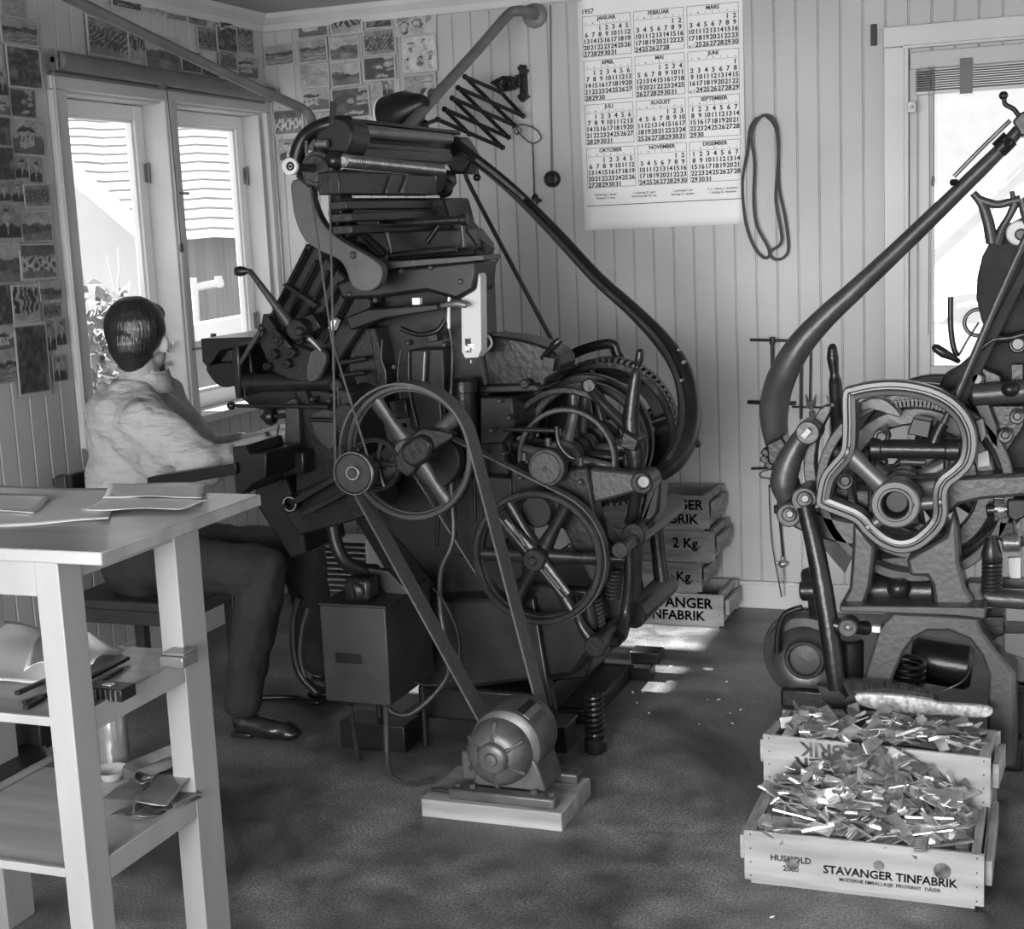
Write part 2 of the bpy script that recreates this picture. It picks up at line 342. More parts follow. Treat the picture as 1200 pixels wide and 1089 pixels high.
# ================================================================ OUTSIDE (seen through the windows)
OUTW = mat('outside_pale_wall', .62, .8, var=.06, scale=3)
TILE = mat('roof_tiles_pale', .36, .75, var=.08, scale=5)
OUTD = mat('outside_board_wall', .26, .8, var=.15, scale=4, stretch=(8, 8, .3))
GRD = mat('outside_ground', .25, .9, var=.3, scale=2)
LEAF = mat('foliage', .20, .8, var=.4, scale=8)
az = math.radians(35); e = Vector((-math.sin(az), math.cos(az), 0)); r_ = Vector((math.cos(az), math.sin(az), 0)); up = Vector((0, 0, 1))
def oz(u, d, z): return e*d + r_*u + up*z
hs = empty('neighbour_house', oz(0, 12, 0), 'pale house with wavy tiled roof seen through the left window', 'house')
g = MB(); nR = 16; nU = 60; ring_ = []
for i in range(nR*2):
    t = (i//2+(.985 if i % 2 else 0))/nR; d = 11+2.6*t; z = 1.62+1.25*t; z += 0 if i % 2 else .014
    ring_.append([oz(-5+9*j/nU, d, z+.008*math.sin(j*1.9)-.03*(-5+9*j/nU)) for j in range(nU+1)])
vs = [p for q in ring_ for p in q]; fs = [(i*(nU+1)+j, i*(nU+1)+j+1, (i+1)*(nU+1)+j+1, (i+1)*(nU+1)+j) for i in range(nR*2-1) for j in range(nU)]
g.add(vs, fs).build('tiled_roof', TILE, hs, smooth=False)
g = MB(); g.add([oz(-5, 11.2, -.6), oz(4, 11.2, -.6), oz(4, 13.4, -.6), oz(-5, 13.4, -.6), oz(-5, 11.2, 1.75), oz(4, 11.2, 1.55), oz(4, 13.4, 2.6), oz(-5, 13.4, 2.8)], [(0, 1, 5, 4), (1, 2, 6, 5), (2, 3, 7, 6), (3, 0, 4, 7)]).build('house_wall', OUTD, hs, smooth=False)
wf = MB(); 
def ob(m, u0, u1, z0_, z1_, d, t=.06): 
    m.add([oz(u0, d, z0_), oz(u1, d, z0_), oz(u1, d+t, z0_), oz(u0, d+t, z0_), oz(u0, d, z1_), oz(u1, d, z1_), oz(u1, d+t, z1_), oz(u0, d+t, z1_)], [(0, 3, 2, 1), (4, 5, 6, 7), (0, 1, 5, 4), (1, 2, 6, 5), (2, 3, 7, 6), (3, 0, 4, 7)])
# nearer gable with white barge board
gb = empty('garden_shed', oz(-1.4, 8, 0), 'pale shed with a broad white sloping gable board outside the left sash', 'shed')
def hitd(px, py, d):                       # photo direction at outside distance d along e
    q = ray(px, py); s_ = d/q.dot(e); return q*s_+Vector((0, 0, H))
A = hitd(40, 150, 8); B_ = hitd(172, 262, 8); A2 = hitd(40, 178, 8); B2 = hitd(172, 290, 8); th = e*.12
MB().loops([[A, B_, B2, A2], [A+th, B_+th, B2+th, A2+th]]).build('barge_board', WHITE, gb, smooth=False)
A3 = hitd(40, 420, 8); B3 = hitd(172, 420, 8); A3.z = B3.z = -.5; th2 = e*.05
MB().loops([[A2+th2, B2+th2, B3+th2, A3+th2], [A2+e*1.6, B2+e*1.6, B3+e*1.6, A3+e*1.6]]).build('shed_wall', OUTW, gb, smooth=False)
struct(MB().add([(-60, -30, -.62), (60, -30, -.62), (60, 90, -.62), (-60, 90, -.62)], [(0, 1, 2, 3)]).build('ground', GRD, smooth=False))
fn = empty('garden_fence', oz(0, 7.6, 0), 'weathered low garden fence with a white capping outside the right sash', 'fence')
A = hitd(196, 398, 7.2); B_ = hitd(300, 380, 7.2); th = e*.06
q = [A, B_, Vector((B_.x, B_.y, -.6)), Vector((A.x, A.y, -.6))]; MB().loops([q, [p+th for p in q]]).build('fence_boards', OUTD, fn, smooth=False)
q = [A+up*.05-e*.05, B_+up*.05-e*.05, B_-e*.05-up*.03, A-e*.05-up*.03]; MB().loops([q, [p+e*.2 for p in q]]).build('fence_cap', WHITE, fn, smooth=False)
wr = MB()
for p_, q_ in (((224, 338), (262, 331)), ((228, 335), (231, 397)), ((226, 326), (227, 345)), ((256, 324), (257, 337))):
    A = hitd(*p_, 10.6); B_ = hitd(*q_, 10.6); wr.tube([A, B_], .028, 6)
tag(wr.build('clothes_post', WHITE), 'white wooden post with a cross bar outside the right sash', 'post')
for k, (px, py, s_, lab) in enumerate(((108, 415, .38, 'bushy pale shrub below the bare stems outside the left sash'), (150, 425, .33, 'smaller pale shrub outside, right behind the man\'s head'), (70, 452, .22, 'low leafy shrub outside at the left edge of the left sash'))):
    c = hitd(px, py, (6.0, 6.9, 6.4)[k]); s_ *= (.85, .8, .8)[k]; lf = MB()
    for i in range(420):
        d = Vector((random.gauss(0, 1), random.gauss(0, 1), random.gauss(0, 1))).normalized()*s_*random.uniform(.5, 1); d.z *= .9
        p = c+d; u = Vector((random.uniform(-1, 1), random.uniform(-1, 1), random.uniform(-1, 1))).normalized(); w = u.orthogonal().normalized(); l = random.uniform(.02, .045)
        lf.add([p-u*l, p+w*l*.5, p+u*l, p-w*l*.5+u.cross(w)*l*.3], [(0, 1, 2, 3)])
    sh = empty('garden_shrub', (c.x, c.y, -.6), lab, 'shrub', 'shrubs outside the window')
    lf.build('leaves', LEAF, sh, smooth=False)
    MB().tube([(c.x, c.y, -.6), (c.x, c.y, c.z)], .015, 6).build('stem', OUTD, sh)
for k, (px, ty) in enumerate(((92, 300), (112, 330), (135, 290), (150, 335))):
    c = hitd(px, 440, 7.7); t = hitd(px+3*(-1)**k, ty, 7.7)
    st = MB().tube([(c.x, c.y, -.6), c, c+(t-c)*.5+r_*.03, t], [.015, .012, .009, .004], 6)
    st.tube([c+(t-c)*.4, c+(t-c)*.4+r_*.04+up*.3], .004, 5); st.tube([c+(t-c)*.6, c+(t-c)*.6-r_*.03+up*.22], .004, 5)
    tag(st.build('bare_sapling', OUTW), ('leftmost', 'second', 'third', 'rightmost')[k]+' of the thin bare saplings outside the left sash', 'sapling', 'saplings outside')
# white house beyond right window
tag(MB().box((-6, 29, -.62), (18, 34, 5.2)).build('outbuilding', OUTW, smooth=False), 'overexposed white outbuilding beyond the right window', 'building')
# ================================================================ WALL THINGS
# calendar
cal = empty('wall_calendar', (-1.5, WY, 1.55), 'large 1957 year calendar sheet pinned on the boarded wall', 'calendar')
c00 = at(676, -12, WY-.014); c10 = at(874, -22, WY-.014); c01 = at(683, 270.5, WY-.02); c11 = at(870, 262.5, WY-.02)
L0, R0, B0, T0 = (c00.x+c01.x)/2, (c10.x+c11.x)/2, (c01.z+c11.z)/2, (c00.z+c10.z)/2
pg = MB(); nx, nz = 16, 24
def calY(x, z): return WY-.012-.004*math.sin((x-L0)*9+z*2)-.003*math.sin(z*7)
for j in range(nz+1):
    for i in range(nx+1):
        x = L0+(R0-L0)*i/nx; z = B0+(T0-B0)*j/nz; pg.v.append(Vector((x, calY(x, z), z)))
pg.f = [(j*(nx+1)+i, j*(nx+1)+i+1, (j+1)*(nx+1)+i+1, (j+1)*(nx+1)+i) for j in range(nz) for i in range(nx)]
po = pg.build('paper_sheet', CALP, cal); sm = po.modifiers.new('solid', 'SOLIDIFY'); sm.thickness = .001; sm.offset = 1
MON = ['JANUAR', 'FEBRUAR', 'MARS', 'APRIL', 'MAI', 'JUNI', 'JULI', 'AUGUST', 'SEPTEMBER', 'OKTOBER', 'NOVEMBER', 'DESEMBER']
mx0 = at(684.5, 120, WY).x; mx1 = at(869.5, 110, WY).x; mw = (mx1-mx0)/3
zt = (at(682.5, 18.3, WY).z+at(868, 2.5, WY).z)/2; zbm = (at(688.5, 223, WY).z+at(870, 216, WY).z)/2; mh = (zt-zbm)/4
UX = (1, 0, 0); UZ = (0, 0, 1)
class CW(MB):
    def drape(s):
        for p in s.v: p.y = calY(p.x, p.z)-.0016
        return s
for k in range(12):
    r, c = divmod(k, 3); x0 = mx0+c*mw+.006; x1 = x0+mw-.012; z1 = zt-r*mh-.002; z0 = z1-mh+.014; cx = (x0+x1)/2
    m = CW(); t = .0016
    for (a_, b_, c_, d_) in ((x0, x1, z1-t, z1), (x0, x1, z0, z0+t), (x0, x0+t, z0, z1), (x1-t, x1, z0, z1), (x0, x1, z1-.0355, z1-.0345)):
        for i_ in range(8):
            f0, f1 = i_/8, (i_+1)/8
            if b_-a_ > d_-c_: m.add([(a_+(b_-a_)*f0, 0, c_), (a_+(b_-a_)*f1, 0, c_), (a_+(b_-a_)*f1, 0, d_), (a_+(b_-a_)*f0, 0, d_)], [(0, 1, 2, 3)])
            else: m.add([(a_, 0, c_+(d_-c_)*f0), (b_, 0, c_+(d_-c_)*f0), (b_, 0, c_+(d_-c_)*f1), (a_, 0, c_+(d_-c_)*f1)], [(0, 1, 2, 3)])
    text_mb(m, MON[k], .021, (cx, 0, z1-.0185), UX, UZ); text_mb(m, MON[k], .021, (cx+.0008, 0, z1-.0183), UX, UZ)
    cwid = (x1-x0-.004)/7
    for j, ch in enumerate('SMTOTFL'): text_mb(m, ch, .0085, (x0+.002+cwid*(j+.5), 0, z1-.031), UX, UZ)
    weeks = calendar.Calendar(6).monthdayscalendar(1957, k+1); rh = (z1-.036-z0)/5.0
    for w_, wk in enumerate(weeks):
        for j, d in enumerate(wk):
            if not d: continue
            if w_ == 5:
                text_mb(m, str(d), .009, (x0+.002+cwid*(j+.78), 0, z0+.006), UX, UZ); continue
            xx = x0+.002+cwid*(j+.5) if not (w_ == 4 and len(weeks) == 6 and j <= 1 and weeks[5][j]) else x0+.002+cwid*(j+.25)
            sz = .0262 if xx == x0+.002+cwid*(j+.5) else .009
            for q in (0, .0009): text_mb(m, str(d), sz, (xx+q, 0, z1-.036-rh*(w_+.88)), UX, UZ)
    m.drape().build('month_panel', INK, cal, smooth=False)
m = CW(); text_mb(m, '1957', .026, (mx0+.004, 0, zt+.008), UX, UZ, 'LEFT'); text_mb(m, '1957', .026, (mx1-.008, 0, zt+.008), UX, UZ, 'RIGHT')
m.drape().build('year_number', INK, cal, smooth=False)
m = CW()
for j, (s1, s2) in enumerate((('Nyttårsdag 1. januar', 'Fastelavn 3. mars'), ('1. påskedag 21. april', 'Kristi himmelf. 30. mai'), ('1. pinsedag 9. juni', 'Botsdag 27. oktober'), ('S. e. i advent 1. desember', '1. juledag 25. desember'))):
    xx = mx0+(mx1-mx0)*(j+.5)/4; text_mb(m, s1, .0115, (xx, 0, zbm-.020), UX, UZ); text_mb(m, s2, .0115, (xx, 0, zbm-.034), UX, UZ)
zl = (at(688.5, 241, WY).z+at(869, 233.5, WY).z)/2
xs = [mx0+(mx1-mx0)*i/12 for i in range(13)]
for p, q in zip(xs, xs[1:]): m.add([(p, 0, zl-.0015), (q, 0, zl-.0015), (q, 0, zl+.0015), (p, 0, zl+.0015)], [(0, 1, 2, 3)])
m.drape().build('holiday_notes', INK, cal, smooth=False)
# rope loop
rp = [(887, 138, .02), (879, 150, .02), (876, 175, .02), (870, 215, .02), (874, 262, .02), (884, 290, .02), (895, 302, .02), (901, 300, .02), (900, 290, .03), (887, 265, .03), (883, 235, .03), (884, 190, .03), (880, 160, .03), (887, 141, .03), (897, 135, .03), (908, 142, .03), (912, 165, .03), (911, 200, .03), (909, 235, .03), (915, 270, .03), (915, 285, .03), (905, 293, .03), (902, 298, .03), (908, 304, .02), (918, 302, .02), (924, 290, .02), (920, 255, .02), (913, 220, .02), (912, 180, .02), (909, 150, .02), (897, 135, .02)]
tag(MB().tube(smoothc([at(x, y, WY-d) for x, y, d in rp], 4, False), .0058, 8).build('drive_cord_loop', ROPE), 'dark doubled cord loop hanging on a nail right of the calendar', 'cord')
tag(MB().cyl(at(897, 138, WY), at(897, 138, WY-.05), .003, 8).build('nail', STEELD), 'nail holding the dark cord loop', 'nail')
tag(MB().cbox(at(1024, 41, WY-.008), (.022, .016, .078)).build('wall_cleat', BLACK, bevel=.002), 'small black upright block on the wall left of the right window top', 'block')
# round switch with conduit
sw = empty('round_switch', at(648, 210, WY), 'round black bakelite wall switch below a thin conduit', 'switch')
c = at(648, 210, WY)
MB().lathe((c.x, WY, c.z), [(.034, 0), (.034, -.02), (.028, -.03), (.018, -.033), (.016, -.03), (.001, -.03)], 'Y', 28).build('housing', BLACK, sw)
MB().cbox((c.x, WY-.036, c.z), (.006, .014, .02)).build('toggle', BLACK, sw, bevel=.001)
tag(MB().cyl((c.x-.003, WY-.006, c.z+.03), (at(648, 0, WY).x-.01, WY-.006, CZ-.08), .0035, 8).build('conduit', PIPE), 'thin dark conduit running from the ceiling to the round switch', 'conduit')
# wall flange pipe
fl = empty('flue_pipe', at(625, 18, WY), 'bent painted pipe from a round wall flange down behind the typesetting machine', 'pipe')
c = at(627, 18, WY)
MB().lathe((c.x, WY, c.z), [(.052, 0), (.052, -.008), (.046, -.014), (.02, -.018)], 'Y', 32).build('wall_flange', PIPE, fl)
MB().tube(spath([(627, 18, WY-.01), (618, 14, WY-.09), (606, 13, WY-.14), (594, 19, WY-.16), (560, 58, 5.45), (520, 102, 5.2), (480, 146, 4.9), (470, 157, 4.85)], 5), .021, 16).build('pipe_run', PIPE, fl)
# long pipe top left
lp = empty('slanting_pipe', at(365, 135, 5.2), 'long slanting painted pipe crossing above the left window', 'pipe')
MB().tube(spath([(60, -14, 3.9), (85, -1, 3.95), (200, 55, 4.4), (300, 103, 4.8), (345, 123, 5.0), (360, 132, 5.05), (366, 146, 5.05), (366, 175, 5.02)], 5), .0185, 16).build('pipe_run', PIPE, lp)
# ---- scissor lamp
sl = empty('scissor_lamp', at(605, 95, WY), 'extending scissor-arm wall lamp with a dark metal shade', 'lamp')
c = at(612, 96, WY)
br = MB().cbox((c.x+.01, WY-.012, c.z), (.03, .024, .13)).cbox((c.x+.0, WY-.03, c.z), (.02, .05, .05))
br.prism(pp([(606, 80), (610, 75), (618, 82), (613, 90)], WY-.03), WY-.035, WY).prism(pp([(606, 113), (611, 120), (619, 113), (613, 105)], WY-.03), WY-.035, WY)
br.build('wall_bracket', BLACK, sl, bevel=.003)
c2 = at(594, 98, WY-.07)
MB().prism(pp([(575, 97), (590, 89), (603, 90), (605, 105), (590, 108)], WY-.07), WY-.085, WY-.06).cyl((c.x, WY-.07, c.z), (c.x-.02, WY-.07, c.z), .012).build('swivel_plate', IRON, sl, bevel=.003)
MB().lathe((c2.x, WY-.085, c2.z), [(.026, 0), (.026, -.008), (.018, -.014), (.012, -.012), (.01, -.02), (.001, -.02)], 'Y', 24).build('swivel_knob', BLACK, sl)
def YD(px): return WY-.08-(613-px)*.0052
def arm(a_, b_, off):
    p = at(a_[0], a_[1], YD(a_[0])+off); q = at(b_[0], b_[1], YD(b_[0])+off)
    m = MB(); d = (q-p).normalized(); sd = d.cross(Vector((0, 1, 0))).normalized()
    m.strip([p-d*.008, q+d*.008], .016, .006, sd); m.lathe(p, [(.011, -.005), (.011, .005)], 'Y', 12); m.lathe(q, [(.011, -.005), (.011, .005)], 'Y', 12)
    m.strip([p+d*.02+Vector((0, -.006, 0)), q-d*.02+Vector((0, -.006, 0))], .009, .004, sd)
    m.build('scissor_link', BLACK, sl, bevel=.0015)
top = [(545, 90), (538, 103), (530, 115), (521, 128), (513, 141)]; bot = [(613, 136), (597, 161), (589, 174)]
L_ = [(545, 90), (537, 103), (530, 115), (521, 128), (513, 140)]; R_ = [(613, 136), (603, 147), (596, 161), (589, 173)]
for a_, b_, o_ in [(L_[0], (587, 108), 0)]+[(L_[k+1], R_[k], 0) for k in range(4)]+[(L_[k], R_[k+1], .014) for k in range(3)]+[(L_[3], (550, 157), .014), ((587, 108), R_[0], .014)]:
    arm(a_, b_, o_)
hp = at(513, 140, YD(513)); hl = at(497, 146, YD(500))
MB().tube([hp, hl, at(490, 140, YD(490))], .008, 10).sphere(hl, .02, 12).build('lamp_joint', IRON, sl)
sc_ = at(478, 130, 5.05)
ax = Vector((.85, -.32, .25)).normalized()
MB().lathe(sc_, [(.02, .1), (.035, .085), (.05, .05), (.075, .01), (.088, -.06), (.09, -.085), (.086, -.085), (.084, -.06), (.07, .008), (.045, .045), (.001, .05)], ax, 32).build('lamp_shade', BLACK, sl)
MB().lathe(sc_-ax*.095, [(.088, 0), (.093, .004), (.088, .010), (.082, .004)], ax, 32).build('shade_rim', WHITE, sl)
MB().sphere(sc_-ax*.02, .028, 14).build('bulb', mat('opal_bulb', .7, .2), sl)
# cord loop with plug
cp = [(600, 150, WY-.1), (613, 146, WY-.06), (628, 152, WY-.03), (634, 162, WY-.025), (624, 168, WY-.03), (612, 160, WY-.06), (605, 150, WY-.08)]
pc = MB().tube(spath(cp, 5), .003, 6).tube(spath([(624, 168, WY-.03), (625, 195, WY-.025), (626, 228, WY-.02)], 5), .0035, 6)
pe = empty('lamp_cable', at(626, 234, WY), 'twisted cable with a plug hanging from the scissor lamp', 'cable')
pc.build('cable', ROPE, pe); c = at(627, 235, WY-.022)
MB().lathe(c, [(.004, .028), (.013, .018), (.016, 0), (.013, -.018), (.006, -.02)], 'Z', 14).cyl(c+Vector((.005, -.0, .0)), c+Vector((.028, -.005, -.002)), .007).build('plug', BLACK, pe)
MB().helix(at(608, 152, YD(608)), at(606, 154, YD(606)-.01), .014, .0025, 2.2, 6, 12).build('cable_ring', STEELD, pe)
# ---------------- pictures on the walls
def vn(x, y, s): return noise.noise(Vector((x, y, s*7.31)))
def paint(kind, seed, u, v):
    w1_ = vn(u*4, v*4, seed+20); w2_ = vn(u*4+5, v*4, seed+31); w3_ = vn(u*11, v*11, seed+40)
    zs_ = .85+.3*((seed*37) % 10)/10
    u = .5+(u-.5)*zs_+.10*w1_+.03*w3_+(.08 if seed % 3 == 0 else -.05)*(kind in ('house', 'portrait', 'room')); v = v+.08*w2_+.03*w3_
    return paint0(kind, seed, u, v)*(1+.35*vn(u*22, v*22, seed+50)+.3*w1_)+.015
def paint0(kind, seed, u, v):
    n = vn(u*4, v*4, seed); n2 = vn(u*13, v*13, seed+3)
    if kind == 'land':
        h = .55+.15*vn(u*2.3, 0, seed); return .36+.05*n if v > h else (.05+.10*max(0, n+.4)+.05*n2 if v > .3+.1*vn(u*2, 9, seed) else .17+.1*n)
    if kind == 'lake': return .3+.06*n if v > .62 else (.07+.05*n2 if v > .48 else .22+.08*math.sin(v*40+n*4))
    if kind == 'trees': return (.03+.02*n2 if (math.sin(u*38+n*5) > -.35 and v > .28+.1*n) else .32) if v < .93 else .3
    if kind == 'house':
        if .15 < u < .62 and .25 < v < .6: return .42 if not (int(u*22) % 3 == 0 and .38 < v < .5) else .06
        if .1 < u < .67 and .6 <= v < .78-abs(u-.38)*.4: return .05
        return .36+.04*n if v > .5 else .10+.12*abs(n2)
    if kind == 'group':
        for row, (yy, r) in enumerate(((.62, .035), (.5, .04), (.38, .045))):
            k = round(u*11+row*.5); cx = (k-row*.5)/11
            if (u-cx)**2+(v-yy)**2*.8 < r*r*.8: return .40
            if abs(u-cx) < .036 and yy-.16 < v < yy-.03: return .42 if (k+row+seed) % 3 else .05
        return .09+.06*n if v > .45 else .16+.06*n2
    if kind == 'portrait':
        if (u-.5)**2/.03+(v-.66)**2/.035 < 1: return .05 if v > .74 or abs(u-.5) > .15 else (.4-.12*abs(n2)-(.2 if (abs(abs(u-.5)-.07) < .03 and abs(v-.69) < .015) or (abs(u-.5) < .05 and abs(v-.57) < .01) else 0))
        if v < .48-abs(u-.5)*.35: return .035 if abs(u-.5) > .06*(v*2.2) else .45
        return .25+.1*n
    if kind == 'crowd': return .05+.35*max(0, math.sin(u*50+n*6)*math.sin(v*34+n*5)) if .2 < v < .75 else .2+.1*n
    if kind == 'room': return .32 if (abs(u-.75) < .12 and v > .4 and int(v*12) % 3) else (.06+.1*max(0, n)+(.25 if (u-.45)**2+(v-.55)**2 < .01 else 0)+(.3 if abs(u-.5) < .2 and .15 < v < .22 else 0))
    if kind == 'dark': return max(.02, .05+.22*max(0, n)+.08*n2)
    if kind == 'pale': return .36+.08*n-(.2 if abs(n2) < .03 else 0)
    if kind == 'kids':
        g = .46+.02*n
        for k in range(6):
            cx, cy = ((.3, .78), (.68, .8), (.85, .52), (.15, .36), (.5, .38), (.82, .3))[k]; d = math.hypot(u-cx, (v-cy)*1.2)
            if d < .07: g = .4 if v < cy+.015 else .03
            if .07 < d < .078: g = .08
            if abs(u-cx) < .05 and cy-.2 < v < cy-.07: g = .3 if k % 2 else .12
        return g
    if kind == 'bike':
        g = .38+.03*n
        for cx, cy in ((.2, .25), (.55, .38)):
            if .095 < math.hypot(u-cx, (v-cy)*.85) < .13: g = .03
        for cx, cy in ((.08, .72), (.22, .7), (.38, .9), (.55, .86), (.85, .68)):
            d = math.hypot(u-cx, (v-cy)*.9)
            if d < .075: g = .35 if v < cy else .04
            if abs(u-cx) < .07 and cy-.3 < v < cy-.08: g = .22+.1*n2
        return g
    if kind == 'suit':
        g = .28+.05*n
        if abs(vn(u*9, v*9, seed)) < .05 and u < .45: g = .12
        if math.hypot(u-.7, (v-.7)*.8) < .13: g = .42 if abs(v-.72) > .02 else .1
        if u > .52 and v < .52 and abs(u-.72) < .2: g = .03 if abs(u-.7) > .03 else .4
        return g
    return .2
PG = 'photographs pinned on the walls'
def card(P, kind, seed, label, border=.035, tone=1.):
    """P: four corners bl, br, tr, tl; normal offset already applied"""
    bl_, br_, tr_, tl_ = P; n = (br_-bl_).cross(tl_-bl_).normalized()
    k = 22 if (br_-bl_).length < .13 else 30; m = MB(); m.c = []; kk = k
    for j in range(kk+1):
        for i in range(k+1):
            u = i/k; v = j/kk; p = (bl_*(1-u)+br_*u)*(1-v)+(tl_*(1-u)+tr_*u)*v
            p += n*(.003*math.sin(u*PI)*math.cos(seed)+.004*(u*v)*((seed % 3)/2)); m.v.append(p)
            m.c.append(.42 if (u < border or u > 1-border or v < border or v > 1-border) else max(.015, min(.7, paint(kind, seed, u, v)*tone)))
    m.f = [(j*(k+1)+i, j*(k+1)+i+1, (j+1)*(k+1)+i+1, (j+1)*(k+1)+i) for j in range(kk) for i in range(k)]
    o = m.build('photograph', PHOTO, loc=(bl_+br_+tr_+tl_)/4)
    s_ = o.modifiers.new('solid', 'SOLIDIFY'); s_.thickness = .0008; s_.offset = -1
    tag(o, label, 'photograph', PG); return o
LW = [(0, -4, 31, 22, 'pale', 'pale sheet with dark pencil lines at the top left corner of the picture'),
 (0, 20, 45, 53, 'lake', 'dark wide snapshot just below the pale pencil-lined sheet'),
 (8, 54, 49, 104, 'dark', 'large dark close-up snapshot beside the roller blind bracket'),
 (12, 105, 41, 137, 'room', 'small dark snapshot of an interior under the large dark close-up'),
 (-6, 80, 8, 112, 'portrait', 'half-cut dark portrait at the left picture edge beside the large dark close-up'),
 (-4, 114, 12, 135, 'house', 'small snapshot at the left picture edge beside the interior snapshot'),
 (12, 138, 53, 183, 'house', 'square snapshot of a dark hut with pale sky'),
 (-6, 137, 12, 171, 'dark', 'narrow dark snapshot at left edge beside the square hut snapshot'),
 (-6, 172, 17, 212, 'dark', 'very dark snapshot at left edge below the hut snapshot'),
 (17, 184, 33, 209, 'portrait', 'small standing figure photo right of the very dark snapshot'),
 (34, 186, 49, 214, 'portrait', 'small white-bordered portrait nearest the window frame'),
 (-3, 213, 13, 236, 'portrait', 'small portrait of a child at the left picture edge'),
 (13, 212, 27, 237, 'portrait', 'small grey portrait right of the child portrait'),
 (28, 216, 59, 243, 'crowd', 'grey snapshot of a crowd touching the window frame'),
 (-4, 238, 24, 280, 'portrait', 'larger portrait of a smiling woman at left'),
 (24, 246, 62, 284, 'land', 'snapshot of a standing figure and a herd in a field'),
 (-5, 284, 25, 332, 'land', 'pale landscape snapshot at left edge beside the group in white'),
 (23, 285, 67, 328, 'group', 'photograph of a large group dressed in white'),
 (-4, 333, 14, 382, 'dark', 'dark hillside snapshot at left edge below the pale landscape'),
 (14, 333, 46, 378, 'trees', 'tall snapshot of pine trees over a row of people'),
 (46, 329, 72, 352, 'land', 'small mountain view right of the pine snapshot'),
 (50, 355, 71, 373, 'crowd', 'tiny snapshot of a dark huddle of people'),
 (-4, 384, 18, 410, 'house', 'small pale snapshot of a dark shed at left edge'),
 (19, 377, 58, 465, 'dark', 'tall dark snapshot with torn lower edge, lowest of all'),
 (49, 376, 65, 412, 'portrait', 'small portrait of a man in a suit above the oval photo'),
 (65, 373, 77, 405, 'portrait', 'narrow photo beside the suited man, against the window frame'),
 (62, 416, 78, 447, 'portrait', 'small worn portrait lowest beside the window frame'),
 (-4, 409, 22, 449, 'lake', 'snapshot of a pale signboard at left edge, near the bottom'),
 (102, 22, 151, 68, 'crowd', 'wide pale snapshot left above the blind, leaning tall figures'),
 (151, 34, 170, 68, 'trees', 'narrow snow scene above the middle of the blind'),
 (169, 42, 211, 82, 'land', 'large dark snapshot tucked behind the slanting pipe'),
 (166, -6, 194, 16, 'trees', 'dark snapshot cut by the top picture edge left of the pipe'),
 (130, -8, 166, 10, 'room', 'snapshot at the top edge partly behind the pipe'),
 (194, 0, 219, 24, 'lake', 'pale fence snapshot near the ceiling'),
 (219, 8, 243, 30, 'land', 'small snapshot right of the pale fence snapshot'),
 (212, 60, 236, 85, 'dark', 'snapshot of a boat right below the slanting pipe'),
 (231, 31, 254, 60, 'crowd', 'grey snapshot of figures under windows'),
 (254, 31, 278, 63, 'dark', 'dark grey snapshot beside the figures under windows'),
 (254, -4, 275, 32, 'dark', 'tilted dark print curling off the wall near the ceiling'),
 (278, 19, 296, 62, 'lake', 'upright grey print nearest the room corner'),
 (236, 74, 258, 90, 'dark', 'small dark print sitting on top of the blind roll'),
 (257, 60, 278, 82, 'crowd', 'pale grey print below the upright corner print'),
 (278, 66, 303, 92, 'house', 'snapshot with a dark house right above the blind end')]
for i, (x0, y0_, x1, y1_, kd, lb) in enumerate(LW):
    cx, cy = (x0+x1)/2, (y0_+y1_)/2; off = WX+.006+.0035*(i % 3)
    ca = atX(x0, cy, off); cb_ = atX(x1, cy, off); ct = atX(cx, y0_, off); cbm = atX(cx, y1_, off)
    ya, yb, za_, zb_ = ca.y, cb_.y, cbm.z, ct.z; tl = (random.random()-.5)*.05
    if 'tilted' in lb: tl = .25
    cc = Vector((off, (ya+yb)/2, (za_+zb_)/2)); hw, hh = (yb-ya)/2, (zb_-za_)/2; R_ = Matrix.Rotation(tl, 4, 'X')
    card([cc+R_ @ Vector((0, a_*hw, b_*hh)) for a_, b_ in ((-1, -1), (1, -1), (1, 1), (-1, 1))], kd, i+1, lb, tone=.8)
BW = [(309, 52, 345, 77, 'lake', 'single dark-framed lake view left of the snapshot rows'),
 (347, 14, 385, 44, 'house', 'snapshot of a timber house by a dark forest, top row'),
 (386, 9, 425, 40, 'trees', 'top row snapshot of tall dark pines in snow'),
 (427, 7, 460, 33, 'dark', 'top row snapshot of a dark round tree'),
 (462, 1, 511, 42, 'bike', 'caricature drawing of people riding a bicycle'),
 (349, 45, 384, 73, 'lake', 'second row snapshot of a boat on a beach'),
 (385, 42, 421, 71, 'land', 'second row snapshot of a wooded shore'),
 (425, 34, 464, 65, 'crowd', 'busy dark snapshot of foliage in the third column'),
 (470, 41, 512, 85, 'kids', 'white sheet of caricature heads and figures'),
 (351, 74, 386, 103, 'pale', 'faded snapshot of a white team on a field'),
 (387, 74, 423, 101, 'land', 'third row snapshot of a village with a mast'),
 (425, 66, 464, 94, 'room', 'dark snapshot of people around a doorway'),
 (354, 103, 387, 130, 'house', 'snapshot of pale barns in the lowest row'),
 (388, 102, 434, 139, 'room', 'large snapshot of a man reading indoors'),
 (434, 96, 449, 124, 'pale', 'narrow pale print right of the reading man'),
 (448, 94, 461, 112, 'portrait', 'tiny print of an old man with white beard'),
 (472, 86, 512, 126, 'suit', 'drawing of a man in a dark suit by a plant'),
 (320, 128, 356, 158, 'group', 'wide group photograph near the window, above a smaller one'),
 (327, 163, 352, 188, 'portrait', 'small bright snapshot below the wide group photograph'),
 (366, 131, 392, 150, 'pale', 'grey print half hidden behind the machine top')]
